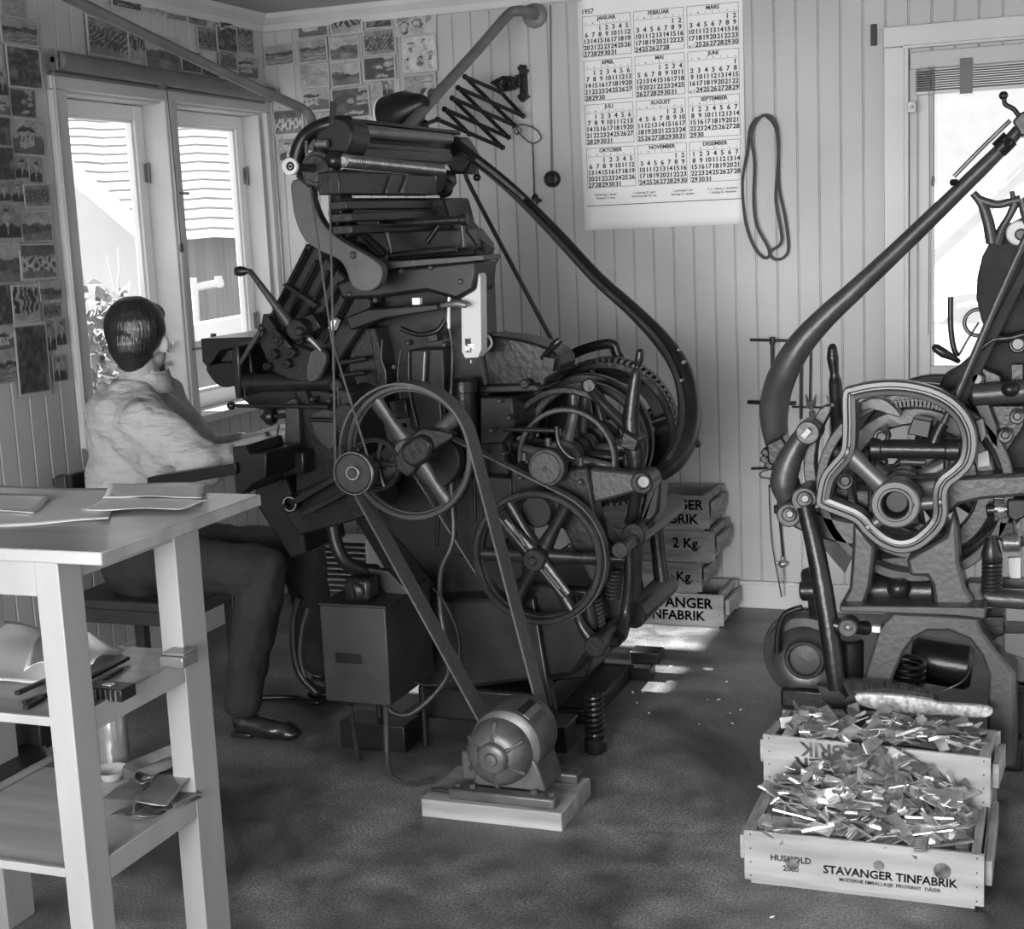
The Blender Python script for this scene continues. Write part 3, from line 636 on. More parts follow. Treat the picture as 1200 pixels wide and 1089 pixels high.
for i, (x0, y0_, x1, y1_, kd, lb) in enumerate(BW):
    Yp = WY-.007-.003*(i % 3); cx, cy = (x0+x1)/2, (y0_+y1_)/2
    xa_, xb_ = at(x0, cy, Yp).x, at(x1, cy, Yp).x; zb_, za_ = at(cx, y0_, Yp).z, at(cx, y1_, Yp).z; tl = (random.random()-.5)*.06
    cc = Vector(((xa_+xb_)/2, Yp, (za_+zb_)/2)); hw, hh = (xb_-xa_)/2, (zb_-za_)/2; R_ = Matrix.Rotation(tl, 4, 'Y')
    card([cc+R_ @ Vector((a_*hw, 0, b_*hh)) for a_, b_ in ((-1, -1), (1, -1), (1, 1), (-1, 1))], kd, i+60, lb, tone=.9)
# ---------------- rods and tools hanging on the wall right of the crates
def hang(name, label, cat, mb, m=IRON): return tag(mb.build(name, m), label, cat)
q = lambda x, y, d=.03: at(x, y, WY-d)
hang('tee_wrench', 'tall T-handled iron rod hanging highest behind the curved pipe', 'tool', MB().cyl(q(879, 398.5), q(929, 399.5), .0055).cyl(q(905, 399), q(905.5, 470), .0075).cyl(q(905, 395), q(905, 404), .011).cyl(q(905, 399, 0), q(905, 399, .03), .004))
hang('iron_bar', 'horizontal iron bar on the wall crossing behind the curved pipe', 'bar', MB().cyl(q(876, 471.5), q(932, 473), .008).cyl(q(905, 472, 0), q(905, 472), .005))
hang('hanging_rod', 'dark flat rod hanging just right of the curved pipe', 'rod', MB().cyl(q(939, 425, .02), q(938.5, 491, .02), .0055))
hang('long_wrench', 'long thin rod with fork end hanging by the lever handle', 'tool', MB().cyl(q(950, 408, .02), q(949, 478, .02), .0045).prism(pp([(944, 462), (947, 470), (953, 470), (956, 462), (955, 476), (950, 481), (945, 476)], WY-.02), WY-.026, WY-.012))
hang('tool_rail', 'thin rail on the wall carrying two open wrenches', 'rail', MB().cyl(q(928, 477, .012), q(972, 478, .012), .004).cyl(q(951, 478, 0), q(951, 478, .03), .008))
hang('open_wrench', 'steel open-ended wrench hanging by the lever', 'wrench', MB().prism(pp([(964, 466), (966, 473), (971, 476), (974, 472), (970, 470), (969, 464), (973, 462), (971, 460)], WY-.02), WY-.026, WY-.014).prism(pp([(967, 475), (972, 475), (972, 510), (967, 510)], WY-.02), WY-.024, WY-.016), STEELD)
hang('flat_spanner', 'flat dark spanner shank hanging under the tool rail', 'wrench', MB().prism(pp([(948, 482), (954, 481), (960, 508), (949, 507)], WY-.02), WY-.025, WY-.015))
hang('wall_peg', 'short iron peg with wire hook low on the wall', 'peg', MB().cyl(q(880, 549.5), q(906, 548.5), .005).cyl(q(904, 549, 0), q(904, 549, .03), .004).tube(spath([(900, 552, WY-.03), (895, 552, WY-.03), (890, 556, WY-.03), (893, 560, WY-.03), (901, 561, WY-.03), (903, 567, WY-.03), (901, 572, WY-.03)], 3), .0022, 6))
hang('wire_cord', 'thin dark wire hanging from the low hook to the baseboard', 'wire', MB().tube(spath([(901, 568, WY-.03), (902, 600, WY-.03), (905, 640, WY-.03), (914, 690, WY-.03), (916, 700, WY-.03)], 3), .0022, 6))
hang('pull_rod', 'thin iron rod hanging down beside the wire, ending at the glass oiler', 'rod', MB().cyl(q(909, 560), q(918, 655), .0048).cyl(q(909.5, 592), q(910, 602), .010))
hang('drip_oiler', 'small glass and brass oiler with a spiral wire below', 'oiler', MB().sphere(q(917, 661), .018, 14).cyl(q(917, 652), q(917, 657), .008).helix(q(918, 666), q(919, 698), .005, .0018, 9, 5, 8).cyl(q(910, 660), q(924, 661), .007), STEEL)
# ================================================================ WORK TABLE
TX1, TY0, TY1, TZ = -1.655, 2.17, 2.75, 1.04; TX0 = -2.45
tb = empty('work_table', ((TX0+TX1)/2, (TY0+TY1)/2, 0), 'tall pale wooden work table with two shelves in the left foreground', 'table')
MB().box((TX0, TY0, TZ-.026), (TX1, TY1, TZ)).build('table_top', TOPW, tb, bevel=.003)
lx1 = -1.765; zs1, zs2 = .700, .388
for lx, ly in ((lx1-.055, TY0+.012), (lx1-.055, 2.566), (-2.375, TY0+.012), (-2.375, 2.566)):
    MB().box((lx, ly, 0), (lx+.055, ly+.07 if ly < 2.3 else ly+.095, TZ-.026)).build('leg', WOOD, tb, bevel=.002)
ap = MB(); zt_ = TZ-.0262
MB().box((-2.3195, TY0+.014, zt_-.07), (lx1-.0555, TY0+.036, zt_)).build('apron', WOOD, tb, bevel=.002)
MB().box((lx1-.03, TY0+.083, zt_-.045), (lx1-.004, 2.5655, zt_)).build('apron', WOOD, tb, bevel=.002)
for z in (zs1, zs2):
    MB().box((-2.32, TY0+.028, z-.020), (lx1-.020, 2.65, z)).build('shelf_board', TOPW, tb, bevel=.002)
    MB().box((lx1-.0185, TY0+.083, z-.043), (lx1-.001, 2.5655, z+.006)).build('shelf_rail', WOOD, tb, bevel=.002)
    MB().box((-2.3195, TY0+.014, z-.016), (lx1-.0555, TY0+.0265, z+.003)).build('shelf_rail', WOOD, tb, bevel=.002)
def sheet(pts, z, name, label, cat, m=PAPER, group=None, curl=.006, t=.0009, n=14, seed=0, warp=None, parent=None):
    """paper: 4 xy corners; curled"""
    a, b, c, d = [Vector((p[0], p[1], 0)) for p in pts]; mb = MB()
    for j in range(n+1):
        for i in range(n+1):
            u, v = i/n, j/n; p = (a*(1-u)+b*u)*(1-v)+(d*(1-u)+c*u)*v
            edge = max(abs(u-.5), abs(v-.5))*2
            h = curl*max(0, edge-.55)*(1+math.sin(u*7+v*5+seed))+(warp(u, v) if warp else 0)
            wv = .004*math.sin(u*9+seed)*(1 if v in (0, 1) else 0)
            mb.v.append(Vector((p.x, p.y+wv, z+h)))
    mb.f = [(j*(n+1)+i, j*(n+1)+i+1, (j+1)*(n+1)+i+1, (j+1)*(n+1)+i) for j in range(n) for i in range(n)]
    o = mb.build(name, m, parent, loc=None if parent else (a+b+c+d)/4+Vector((0, 0, z))); s_ = o.modifiers.new('solid', 'SOLIDIFY'); s_.thickness = t; s_.offset = 1
    if label: tag(o, label, cat, group)
    return o
Z = TZ+.001
def tz(*p, z=Z): return [atZ(x, y, z) for x, y in p]
sheet(tz((-80, 622), (128, 611), (138, 574), (-60, 570)), Z, 'paper_sheet', 'broad pale paper sheet lying lowest on the table top', 'paper', seed=1)
sheet(tz((-90, 600), (40, 605), (60, 585), (-90, 575)), Z+.003, 'paper_sheet', 'paper sheet at the left edge, on top of the broad one', 'paper', seed=2)
sheet(tz((95, 602), (212, 601), (245, 591), (130, 585)), Z+.006, 'paper_sheet', 'folded sheet with ruled box nearest the table corner', 'paper', seed=3, curl=.004)
sheet(tz((122, 588), (236, 589), (242, 571), (130, 572)), Z+.009, 'paper_sheet', 'greyish sheet topmost and farthest back on the table', 'paper', seed=4, curl=.004)
m = MB()
for (x0, y0_), (x1, y1_) in (((118, 597), (214, 599)), ((214, 599), (222, 595)), ((132, 592), (222, 595))):
    p, q_ = atZ(x0, y0_, Z+.0085), atZ(x1, y1_, Z+.0085); m.tube([p, q_], .0012, 4)
# things on the upper shelf
z1_ = zs1+.001
def S1(x, y, z=z1_): return atZ(x, y, z)
sheet([S1(-40, 806), S1(70, 804), S1(60, 745), S1(-40, 740)], z1_, 'folded_cloth', 'folded white cloth sheet on the upper shelf, left of the front leg', 'cloth', m=PAPER, seed=5, curl=.008, n=18, warp=lambda u, v: .018*v*math.sin(u*PI)+.006)
sheet([S1(30, 805), S1(110, 790), S1(146, 765), S1(60, 745)], z1_+.004, 'paper_sheet', 'white paper sheet spreading right behind the front leg', 'paper', seed=6, curl=.03, warp=lambda u, v: .02*(1-u))
for k, (p, lb) in enumerate(((((20, 818), (60, 800)), 'dark type strip left of the table leg, farther back'), (((28, 826), (66, 812)), 'dark type strip left of the table leg, nearer'), (((62, 822), (96, 800)), 'dark slat crossing behind the front table leg'), (((104, 800), (150, 776)), 'upper of the two dark strips lying right of the leg'), (((104, 808), (142, 786)), 'lower of the two dark strips lying right of the leg'), (((30, 832), (50, 820)), 'shortest dark strip, nearest the shelf edge'))):
    a_, b_ = S1(*p[0]), S1(*p[1]); d = (b_-a_).normalized(); Mx = Matrix((d, Vector((-d.y, d.x, 0)), Vector((0, 0, 1)))).transposed()
    o = MB().cbox((a_+b_)/2+Vector((0, 0, .004+.005*(k % 3 == 0))), ((b_-a_).length, .012, .008), Mx).build('type_strip', IRON, bevel=.001); tag(o, lb, 'strip', 'strips on the upper shelf')
tyb = empty('type_block', S1(130, 822), 'small dark slotted block with a white tag on the upper shelf', 'block')
c = S1(131, 818); MB().cbox(c+Vector((0, 0, .014)), (.085, .05, .026)).build('block', IRON, tyb, bevel=.002)
sl_ = MB()
for k in range(6): sl_.cbox(c+Vector((-.03+.012*k, -.026, .014)), (.003, .003, .022))
sl_.build('slots', STEELD, tyb, smooth=False); MB().cbox(c+Vector((-.005, .0, .028)), (.02, .014, .003)).build('tag', PAPER, tyb, smooth=False)
bx = empty('glass_box', S1(212, 775), 'small flat dark glass box with lid by the rear table leg', 'box')
c = S1(210, 779); MB().cbox(c+Vector((0, 0, .013)), (.06, .06, .026)).build('body', mat('dark_glass', .12, .15, spec=.8), bx, bevel=.003)
MB().cbox(c+Vector((.003, .003, .030)), (.055, .057, .007)).build('lid', mat('dark_glass', .12), bx, bevel=.002)
# lower shelf
z2_ = zs2+.001
def S2(x, y, z=z2_): return atZ(x, y, z)
fr = empty('framed_plate', S2(30, 900), 'dark flat framed plate lying on the lower shelf at left', 'frame')
a_, b_, c_, d_ = S2(-15, 935), S2(62, 893), S2(50, 872), S2(-15, 885)
q0 = [a_, b_, c_, d_]; ctr = (a_+b_+c_+d_)/4
MB().loops([q0, [p+Vector((0, 0, .012)) for p in q0]]).build('frame', WOOD, fr, smooth=False, bevel=.002)
q1 = [ctr+(p-ctr)*.82+Vector((0, 0, .0122)) for p in q0]; MB().loops([q1, [p+Vector((0, 0, .003)) for p in q1]]).build('plate', IRON, fr, smooth=False)
tag(MB().cbox(S2(20, 872)+Vector((0, .02, .05)), (.2, .1, .1)).cbox(S2(20, 872)+Vector((0, .02, .104)), (.21, .11, .008)).build('dark_case', BLACK, bevel=.004), 'black low case at the back left of the lower shelf', 'case')
jr = empty('tall_jar', S2(134, 885), 'tall dark cylindrical tin behind the front table leg', 'jar')
c = S2(135, 893); MB().lathe(c, [(.032, 0), (.036, .003), (.036, .13), (.033, .136), (.03, .15), (.001, .152)], 'Z', 28).build('body', mat('dark_glass', .12), jr)
ds = empty('glass_dish', S2(130, 910), 'round pressed glass dish beside the metal sheets', 'dish')
c = S2(131, 914)
MB().lathe(c, [(.018, 0), (.022, .002), (.026, .01), (.038, .022), (.041, .026), (.037, .025), (.024, .013), (.001, .010)], 'Z', 28).build('bowl', mat('grey_glass', .35, .12, spec=.9), ds)
random.seed(3)
SG = 'metal sheets piled on the lower shelf'
SP = [((140, 945), (178, 952), 0, 'dull square metal sheet nearest the front leg'), ((165, 950), (205, 945), .001, 'bright square sheet at the front of the pile'), ((178, 930), (215, 925), .012, 'wide sheet in the middle of the pile'), ((205, 935), (236, 915), .018, 'bright sheet leaning up on the right'), ((212, 940), (246, 925), .004, 'lowest dark sheet at the far right of the pile'), ((214, 932), (246, 922), .01, 'second dark sheet at the far right of the pile'), ((160, 930), (200, 905), .02, 'dull sheet under the folded bundle'), ((175, 912), (228, 898), .03, 'thin bright-edged sheet sticking out of the bundle'), ((178, 908), (232, 893), .036, 'second sheet of the stacked bundle'), ((180, 904), (232, 888), .042, 'third sheet of the stacked bundle'), ((185, 900), (232, 882), .048, 'sheet just below the curled shiny one')]
for k, (p, r2, h, lb) in enumerate(SP):
    a_ = S2(*p, z2_+h); b_ = S2(*r2, z2_+h); a_.y -= .05; b_.y -= .05; a_.x += .012; b_.x += .012; d = (b_-a_); n_ = Vector((-d.y, d.x, 0)).normalized()*.085*(1 if k % 2 else .8)
    o = sheet([a_, b_, b_+n_, a_+n_], z2_+h, 'metal_sheet', lb, 'sheet', m=SHEET if k in (1, 3, 7, 10) else STEELD, group=SG, curl=.003, seed=k, n=8, warp=(lambda u, v, k=k: (.03*u if k == 3 else .004*math.sin(u*3+k))))
cu = MB(); a_ = S2(152, 908, z2_+.06); 
c = S2(182, 892, z2_+.055)-Vector((0, .035, 0)); d = (S2(228, 880, z2_+.055)-S2(160, 902, z2_+.055)).normalized(); s_ = Vector((-d.y, d.x, 0))
pth = [c-d*.03+Vector((0, 0, -.03)), c-d*.045+Vector((0, 0, -.01)), c-d*.04+Vector((0, 0, .006)), c-d*.015+Vector((0, 0, .012)), c+d*.03+Vector((0, 0, .016)), c+d*.075+Vector((0, 0, .020)), c+d*.10+Vector((0, 0, .016))]
tag(MB().strip(smoothc(pth, 5, False), .055, .0015, s_).build('metal_sheet', SHEET), 'shiny curled sheet on top of the pile', 'sheet', SG)
# ================================================================ CRATES
def crate(x0, x1, y0, y1, z, h, m, label, text=None, rot=0, group=None, ends=True, slat=2, tz_=None):
    r = empty('wooden_crate', ((x0+x1)/2, (y0+y1)/2, z), label, 'crate', group); t = .011
    MB().box((x0, y0, z+.008), (x1, y0+t, z+h)).build('front_board', m, r, bevel=.0015)
    MB().box((x0, y1-t, z+.008), (x1, y1, z+h-.004)).build('back_board', m, r, bevel=.0015)
    for xa, sg in ((x0, 1), (x1, -1)):
        q_ = MB().box((xa+(t if sg > 0 else -t-.018), y0+t, z+.01), (xa+(t+.018 if sg > 0 else -t), y1-t, z+h)).build('end_board', m, r, bevel=.0015)
        MB().box((xa-(.016 if sg > 0 else -.0), y0+.03, z+h*.35), (xa+(.0 if sg > 0 else .016), y1-.03, z+h*.8)).build('handle_cleat', m, q_, bevel=.002)
    MB().box((x0+.015, y0+.002, z), (x1-.02, y1-.002, z+.009)).build('bottom_board', m, r, bevel=.001)
    nl = MB()
    for xa in (x0+.016, x1-.016):
        for k in range(4): nl.cyl((xa, y0-.0008, z+.02+(h-.03)*k/3), (xa, y0+.002, z+.02+(h-.03)*k/3), .0022, 6)
    nl.build('nails', IRON, r)['kind'] = 'stuff'
    if text:
        tm = MB(); cx = (x0+x1)/2
        for s_, size, dx, dz, al_ in text:
            tm = MB()
            u = (-1, 0, 0) if rot else (1, 0, 0); v = (0, 0, -1) if rot else (0, 0, 1)
            for q in (0, .0008): text_mb(tm, s_, size, (cx+dx+q, y0-.0009, z+dz), u, v, al_)
            tm.build('stencil_lettering', CRINK if (rot or y0 > 5) else FAINT, r, smooth=False)
    return r
cs = 'crates stacked by the wall'
def X5(px): return at(px, 700, 5.43).x
crate(-1.70, -1.225, 5.44, 5.72, 0, .135, CRATE, 'lowest crate of the stack, lettered STAVANGER TINFABRIK', [('STAVANGER', .058, .03, .078, 'CENTER'), ('TINFABRIK', .054, .03, .028, 'CENTER')], group=cs)
crate(-1.73, -1.31, 5.44, 5.72, .136, .125, CRATED, 'second crate from the floor, marked Kg.', [('1 Kg.', .055, .12, .05, 'CENTER')], group=cs)
crate(-1.66, -1.255, 5.44, 5.72, .262, .128, CRATED, 'third crate from the floor, widest offset, marked 2 Kg.', [('2 Kg.', .055, .09, .06, 'CENTER')], group=cs)
crate(-1.72, -1.275, 5.44, 5.72, .391, .14, CRATED, 'topmost open crate of the stack behind the machine', [('STAVANGER', .055, .045, .085, 'CENTER'), ('TINFABRIK', .055, .045, .028, 'CENTER')], group=cs)
# metal scrap crates
FAINT = mat('faded_stencil_ink', .15, .85, var=.35, scale=50)
cf = crate(-.70, -.145, 3.275, 3.70, 0, .135, CRATE, 'front crate of metal slugs, nearest the camera, faintly lettered STAVANGER TINFABRIK', [('STAVANGER TINFABRIK', .0285, .065, .048, 'CENTER'), ('HUSHOLD', .021, -.165, .066, 'CENTER'), ('2000', .019, -.165, .042, 'CENTER'), ('MODERNE EMBALLASJE  PROVIANT  DÅSER', .012, .065, .032, 'CENTER')], group='slug crates')
cbk = crate(-.70, -.135, 3.545, 3.76, .140, .135, CRATE, 'rear crate of metal slugs stacked behind the front one, lettering upside down', [('STAVANGER', .058, -.035, .082, 'CENTER'), ('TINFABRIK', .054, -.055, .125, 'CENTER')], rot=1, group='slug crates')
cbk.rotation_euler.z = -.07
tag(MB().box((-.70, 3.71, 0), (-.14, 3.84, .137)).build('wooden_crate', CRATED, bevel=.003), 'dark crate under the rear slug crate, behind the front one', 'crate')
dk = MB()
for px, py, r in ((242, 745, .017), (600, 757, .013), (862, 780, .020)):
    p = at(860+px/3.53, 800+py/3.53, 3.2755); dk.lathe((p.x, 3.2745, p.z), [(r, 0), (r*.6, -.0004), (.001, -.0005)], 'Y', 16)
dk.build('knots', CRINK, cf)['kind'] = 'stuff'
# slugs
random.seed(21)
def proto(kind, L_, W_, T_, m):
    mb = MB().box((-L_/2, -W_/2, -T_/2), (L_/2, W_/2, T_/2))
    if kind == 'ribbed':
        for k in range(int(L_/.009)): mb.box((-L_/2+.004+k*.009, -W_/2+.002, T_/2), (-L_/2+.0085+k*.009, W_/2-.004, T_/2+.0012))
    if kind == 'letter':
        for k in range(int(L_/.006)): mb.box((-L_/2+.002+k*.006, W_/2, -T_/2+.0006), (-L_/2+.0055+k*.006, W_/2+.0018, T_/2-.0006))
    if kind == 'bent':
        mb = MB().strip([(-L_/2, 0, 0), (-L_/6, 0, .003), (L_/6, 0, .006), (L_/2, 0, 0)], W_, T_, (0, 1, 0))
    return mb, m
KS = [('ribbed', .105, .030, .005, LEADD), ('letter', .11, .026, .004, LEADM), ('plain', .11, .028, .003, LEADM), ('letter', .07, .026, .006, LEADD), ('bent', .10, .026, .0025, LEADM), ('plain', .06, .026, .008, LEADD), ('ribbed', .08, .028, .006, LEADM)]
def heap(x0, x1, y0, y1, zb, hgt, n, label, group, seed):
    random.seed(seed); protos = []
    for k, a_ in enumerate(KS):
        mb, m_ = proto(*a_); o = mb.build('metal_slug', m_, smooth=False, bevel=0); tag(o, label, 'metal slug', group); protos.append(o)
    def hz(x, y):
        u = (x-x0)/(x1-x0); v = (y-y0)/(y1-y0); return zb+hgt*(math.sin(PI*min(max(u*.9+.05, 0), 1))**.6)*((.12+.88*v+.42*v*v*math.exp(-((u-.5)/.2)**2)) if seed == 5 else (.7+.3*math.sin(PI*min(max(v*.8+.2, 0), 1))))+.012*noise.noise(Vector((x*14, y*14, seed)))
    g_ = MB(); nn = 24
    for j in range(nn+1):
        for i in range(nn+1):
            x = x0+(x1-x0)*i/nn; y = y0+(y1-y0)*j/nn; g_.v.append(Vector((x, y, hz(x, y)-.018)))
    g_.f = [(j*(nn+1)+i, j*(nn+1)+i+1, (j+1)*(nn+1)+i+1, (j+1)*(nn+1)+i) for j in range(nn) for i in range(nn)]
    k0 = len(g_.v)
    tag(g_.build('metal_scrap', LEADD), label.replace('loose', 'packed').replace('slug', 'scrap')+' underneath', 'metal scrap', None, 'stuff')
    for k in range(n):
        o = protos[k] if k < len(protos) else protos[k % len(protos)].copy()
        if k >= len(protos): C.objects.link(o)
        x = random.uniform(x0+.03, x1-.03); y = y0+.010+(y1-y0-.02)*(random.random() if seed == 5 or k % 3 else random.random()*.22)
        o.location = (x, y, hz(x, y)+random.uniform(-.004, .014))
        nx_ = (hz(x+.02, y)-hz(x-.02, y))/.04; ny_ = (hz(x, y+.02)-hz(x, y-.02))/.04
        rx = math.atan(ny_)*.6+random.gauss(0, .42); ry = -math.atan(nx_)*.6+random.gauss(0, .3)
        o.rotation_euler = (rx, ry, random.uniform(-PI, PI))
heap(-.675, -.17, 3.292, 3.525, .118, .125, 230, 'loose metal slug in the heap of the front crate', 'slugs in the front crate', 5)
heap(-.665, -.155, 3.575, 3.725, .268, .022, 130, 'loose metal slug in the heap of the rear crate', 'slugs in the rear crate', 9)
# slugs spilling between crates
wf_ = MB().box((-.016, -.0015, -.011), (.016, .0015, .011)); o = MB().box((-.028, -.0125, -.003), (.028, .0125, .003)).build('bright_slug', mat('bright_paper_label', .8, .4)); p = at(1031, 880, 3.56); o.location = p; o.rotation_euler = (.6, .35, -.2); tag(o, 'single bright white slug lying in the middle of the rear crate heap', 'metal slug')
# brush and tool
bs = empty('bench_brush', at(1080, 825, 3.85), 'bench brush with pale speckled handle and dark bristles lying behind the slug crates', 'brush')
YB = 3.82
bp_ = [(1003, 815), (1008, 811), (1040, 812), (1085, 817), (1100, 822), (1130, 824), (1155, 826), (1164, 831), (1158, 838), (1140, 839), (1105, 836), (1085, 836), (1040, 832), (1010, 825)]
bo = MB().prism([(p.x, p.y) for p in smoothc([Vector((a_, b_, 0)) for a_, b_ in pp(bp_, YB)], 3)], YB-.02, YB+.004).build('wooden_handle', mat('pale_handle', .40, .5, var=.5, scale=90), bs, bevel=.005)
hb = MB(); random.seed(4)
for k in range(900):
    u = random.random(); x = 985+u*120; p = at(995+u*98, 814+u*6, YB+random.uniform(-.002, .04)); t_ = at(985+u*112, 795+14*u**2+random.uniform(-3, 3)+(12*abs(u-.5)**2*8 if 0 else 0), p.y+random.uniform(.0, .03))
    s_ = Vector((.0011, 0, 0)); hb.add([p-s_, p+s_, t_], [(0, 1, 2)])
hb.prism(pp([(990, 818), (1003, 806), (1040, 803), (1085, 809), (1100, 819)], YB+.03), YB+.005, YB+.045)
hb_ = hb.build('bristles', BRIST, bs, smooth=False)
ht = empty('wrapped_tool', at(1030, 843, 3.84), 'dark cylindrical tool handle with a ringed ferrule in front of the brush', 'tool')
Yt = 3.725
MB().tube(spath([(985, 838, Yt), (1000, 842, Yt), (1030, 845, Yt)], 4), srads([.010, .019, .021], 4), 16).tube(spath([(1046, 845, Yt), (1060, 846, Yt), (1078, 845, Yt)], 4), srads([.014, .013, .016], 4), 14).build('handle', BLACK, ht)
fe = MB()
for k in range(3): a_ = at(1030+k*5.5, 845, Yt); fe.lathe(a_, [(.015, 0), (.0225, .001), (.0235, .005), (.0225, .010), (.015, .011)], 'X', 20)
fe.build('ferrule', STEELD, ht)
tag(MB().prism(pp([(957, 802), (982, 808), (1006, 828), (1000, 838), (982, 836), (965, 818)], 3.9), 3.89, 3.93).build('cloth_rag', mat('dark_cloth', .035, .9), bevel=.004), 'dark wedge of cloth lying behind the rear slug crate', 'cloth')
tag(MB().sphere(atZ(830, 785)+Vector((0, 0, .004)), .02, 10, (1, .6, .25)).build('paper_scrap', PAPER), 'small white scrap of paper on the floor right of the machine', 'scrap')
random.seed(31)
chp = [(random.uniform(560, 870), random.uniform(765, 850)) for _ in range(34)]+[(1060, 985+60), (905, 1075)]
for k, (x, y) in enumerate(chp):
    p = atZ(x, y); 
    if k == 0: c0 = MB().box((-.006, -.002, 0), (.006, .002, .002)).build('metal_chip', WHITE, smooth=False); tag(c0, 'tiny bright metal chip scattered on the dark floor', 'chip', 'chips on the floor'); o = c0
    else: o = c0.copy(); C.objects.link(o)
    o.location = p; o.rotation_euler.z = random.uniform(0, 3); o.scale = (random.uniform(.5, 1.4),)*3
# ================================================================ CHAIR + RADIATOR
ch = empty('desk_chair', (-2.95, 4.15, 0), 'dark wooden chair under the seated man', 'chair')
MB().box((-3.17, 3.93, .385), (-2.73, 4.37, .42)).build('seat', DWOOD, ch, bevel=.008)
MB().box((-3.15, 3.945, .335), (-2.75, 3.965, .40)).box((-3.15, 4.335, .335), (-2.75, 4.355, .40)).box((-2.765, 3.95, .335), (-2.745, 4.35, .40)).build('seat_rail', DWOOD, ch, bevel=.003)
for x, y in ((-2.78, 3.95), (-2.78, 4.31)): MB().box((x, y, 0), (x+.04, y+.04, .40)).build('leg', DWOOD, ch, bevel=.003)
for y in (3.95, 4.31): MB().box((-3.17, y, 0), (-3.13, y+.04, .84)).build('back_post', DWOOD, ch, bevel=.003)
MB().box((-3.185, 3.95, .72), (-3.165, 4.35, .83)).box((-3.185, 3.95, .55), (-3.165, 4.35, .60)).build('backrest', DWOOD, ch, bevel=.004)
rd = empty('radiator', atZ(390, 715), 'pale finned electric radiator by the wall behind the machine', 'radiator')
p = atZ(385, 712); xr0 = at(358, 660, 5.5).x; xr1 = at(440, 660, 5.5).x; zt_r = at(385, 630, 5.5).z; zb_r = at(385, 712, 5.5).z
for k in range(14):
    z = zb_r+(zt_r-zb_r)*k/13; MB().box((xr0, 5.42, z), (xr1, 5.56, z+.006)).build('fin', RAD, rd, smooth=False)
xm = at(374, 660, 5.45).x
MB().box((xm-.015, 5.41, zb_r-.03), (xr1+.012, 5.58, zb_r-.02)).box((xm-.008, 5.41, zb_r-.02), (xm+.008, 5.58, zt_r+.01)).box((xr1, 5.41, zb_r-.02), (xr1+.012, 5.58, zt_r+.01)).box((xm-.015, 5.45, 0), (xm+.015, 5.53, zb_r)).box((xr1-.03, 5.45, 0), (xr1, 5.53, zb_r)).build('side_frame', RAD, rd, bevel=.002)
MB().box((xm-.005, 5.5, zb_r), (xr1, 5.52, zt_r)).build('core', STEELD, rd)
# ================================================================ PERSON
def capsule(mb, a, b, ra, rb, n=14):
    a = Vector(a); b = Vector(b); L_ = (b-a).length; prof = []
    for i in range(6): t = PI/2*i/6; prof.append((ra*math.sin(t), -ra*math.cos(t)))
    for i in range(7): t = PI/2*i/6; prof.append((rb*math.cos(t), L_+rb*math.sin(t)))
    mb.lathe(a, prof, (b-a), n); return mb
def organic(mb, name, m, parent, vox, smooth_it=6, extra=None, loc=None):
    o = mb.build(name, m, parent, loc=loc); r = o.modifiers.new('remesh', 'REMESH'); r.mode = 'VOXEL'; r.voxel_size = vox; r.use_smooth_shade = True
    s_ = o.modifiers.new('smooth', 'SMOOTH'); s_.factor = .6; s_.iterations = smooth_it
    return o
HC = Vector((-2.902, 4.12, 1.288))                          # head centre
hd = Matrix.Rotation(math.radians(84), 3, 'Z')              # head turned away (+X towards +Y)
def hp_(x, y, z): return HC+hd @ Vector((x, y, z))
RS, LS = Vector((-2.79, 3.96, 1.035)), Vector((-3.0, 4.36, 1.06))
RE, LE = Vector((-2.565, 3.93, .90)), Vector((-2.86, 4.42, .84))
RW, LW_ = Vector((-2.40, 4.13, .955)), Vector((-2.42, 4.38, .96))
PV = Vector((-2.92, 4.15, .56))
b = MB()
b.sphere(hp_(-.01, 0, .02), .098, 20, (1.02, .80, 1.06)); b.sphere(hp_(.03, 0, -.055), .066, 16, (1.0, .88, 1.0)); b.sphere(hp_(.055, 0, -.09), .035, 12)
b.sphere(hp_(.096, 0, -.015), .016, 10, (1.2, .7, 1.3)); b.sphere(hp_(.088, 0, -.062), .014, 10, (.7, 1.4, .7))
for s in (1, -1): b.sphere(hp_(.012, .088*s, -.022), .031, 12, (.75, .4, 1.15)); b.sphere(hp_(.082, .032*s, .022), .011, 8, (.6, 1.6, .5))
capsule(b, hp_(-.03, 0, -.05), Vector((-2.905, 4.15, 1.06)), .058, .072)
capsule(b, RS, LS, .05, .05); capsule(b, (-2.88, 4.16, 1.0), PV, .10, .12)
capsule(b, RS, RE, .044, .036); capsule(b, RE, RW, .038, .026); capsule(b, LS, LE, .044, .036); capsule(b, LE, LW_, .038, .026)
def hand(W, D, side):
    D = D.normalized(); U = Vector((0, 0, 1)); S = D.cross(U).normalized()*side
    capsule(b, W, W+D*.05, .026, .030, 10)
    for k, (o_, l, r) in enumerate(((-.030, .062, .0082), (-.010, .074, .0086), (.010, .070, .0084), (.029, .055, .0076))):
        a_ = W+D*.072+S*o_; m1 = a_+D*l*.45+U*.006; m2 = m1+D*l*.32-U*.016; m3 = m2+D*l*.15-U*.018
        capsule(b, W+D*.03+S*o_*.7, a_, .012, r+.002, 8); capsule(b, a_, m1, r, r, 8); capsule(b, m1, m2, r, r*.92, 8); capsule(b, m2, m3, r*.92, r*.8, 8)
    t0 = W+D*.02-S*.026; t1 = t0+D*.035-S*.022-U*.01; capsule(b, t0, t1, .011, .0098, 8); capsule(b, t1, t1+D*.028-U*.008, .0095, .008, 8)
hand(RW, Vector((.75, .45, -.05)), 1); hand(LW_, Vector((.9, .1, -.02)), -1)
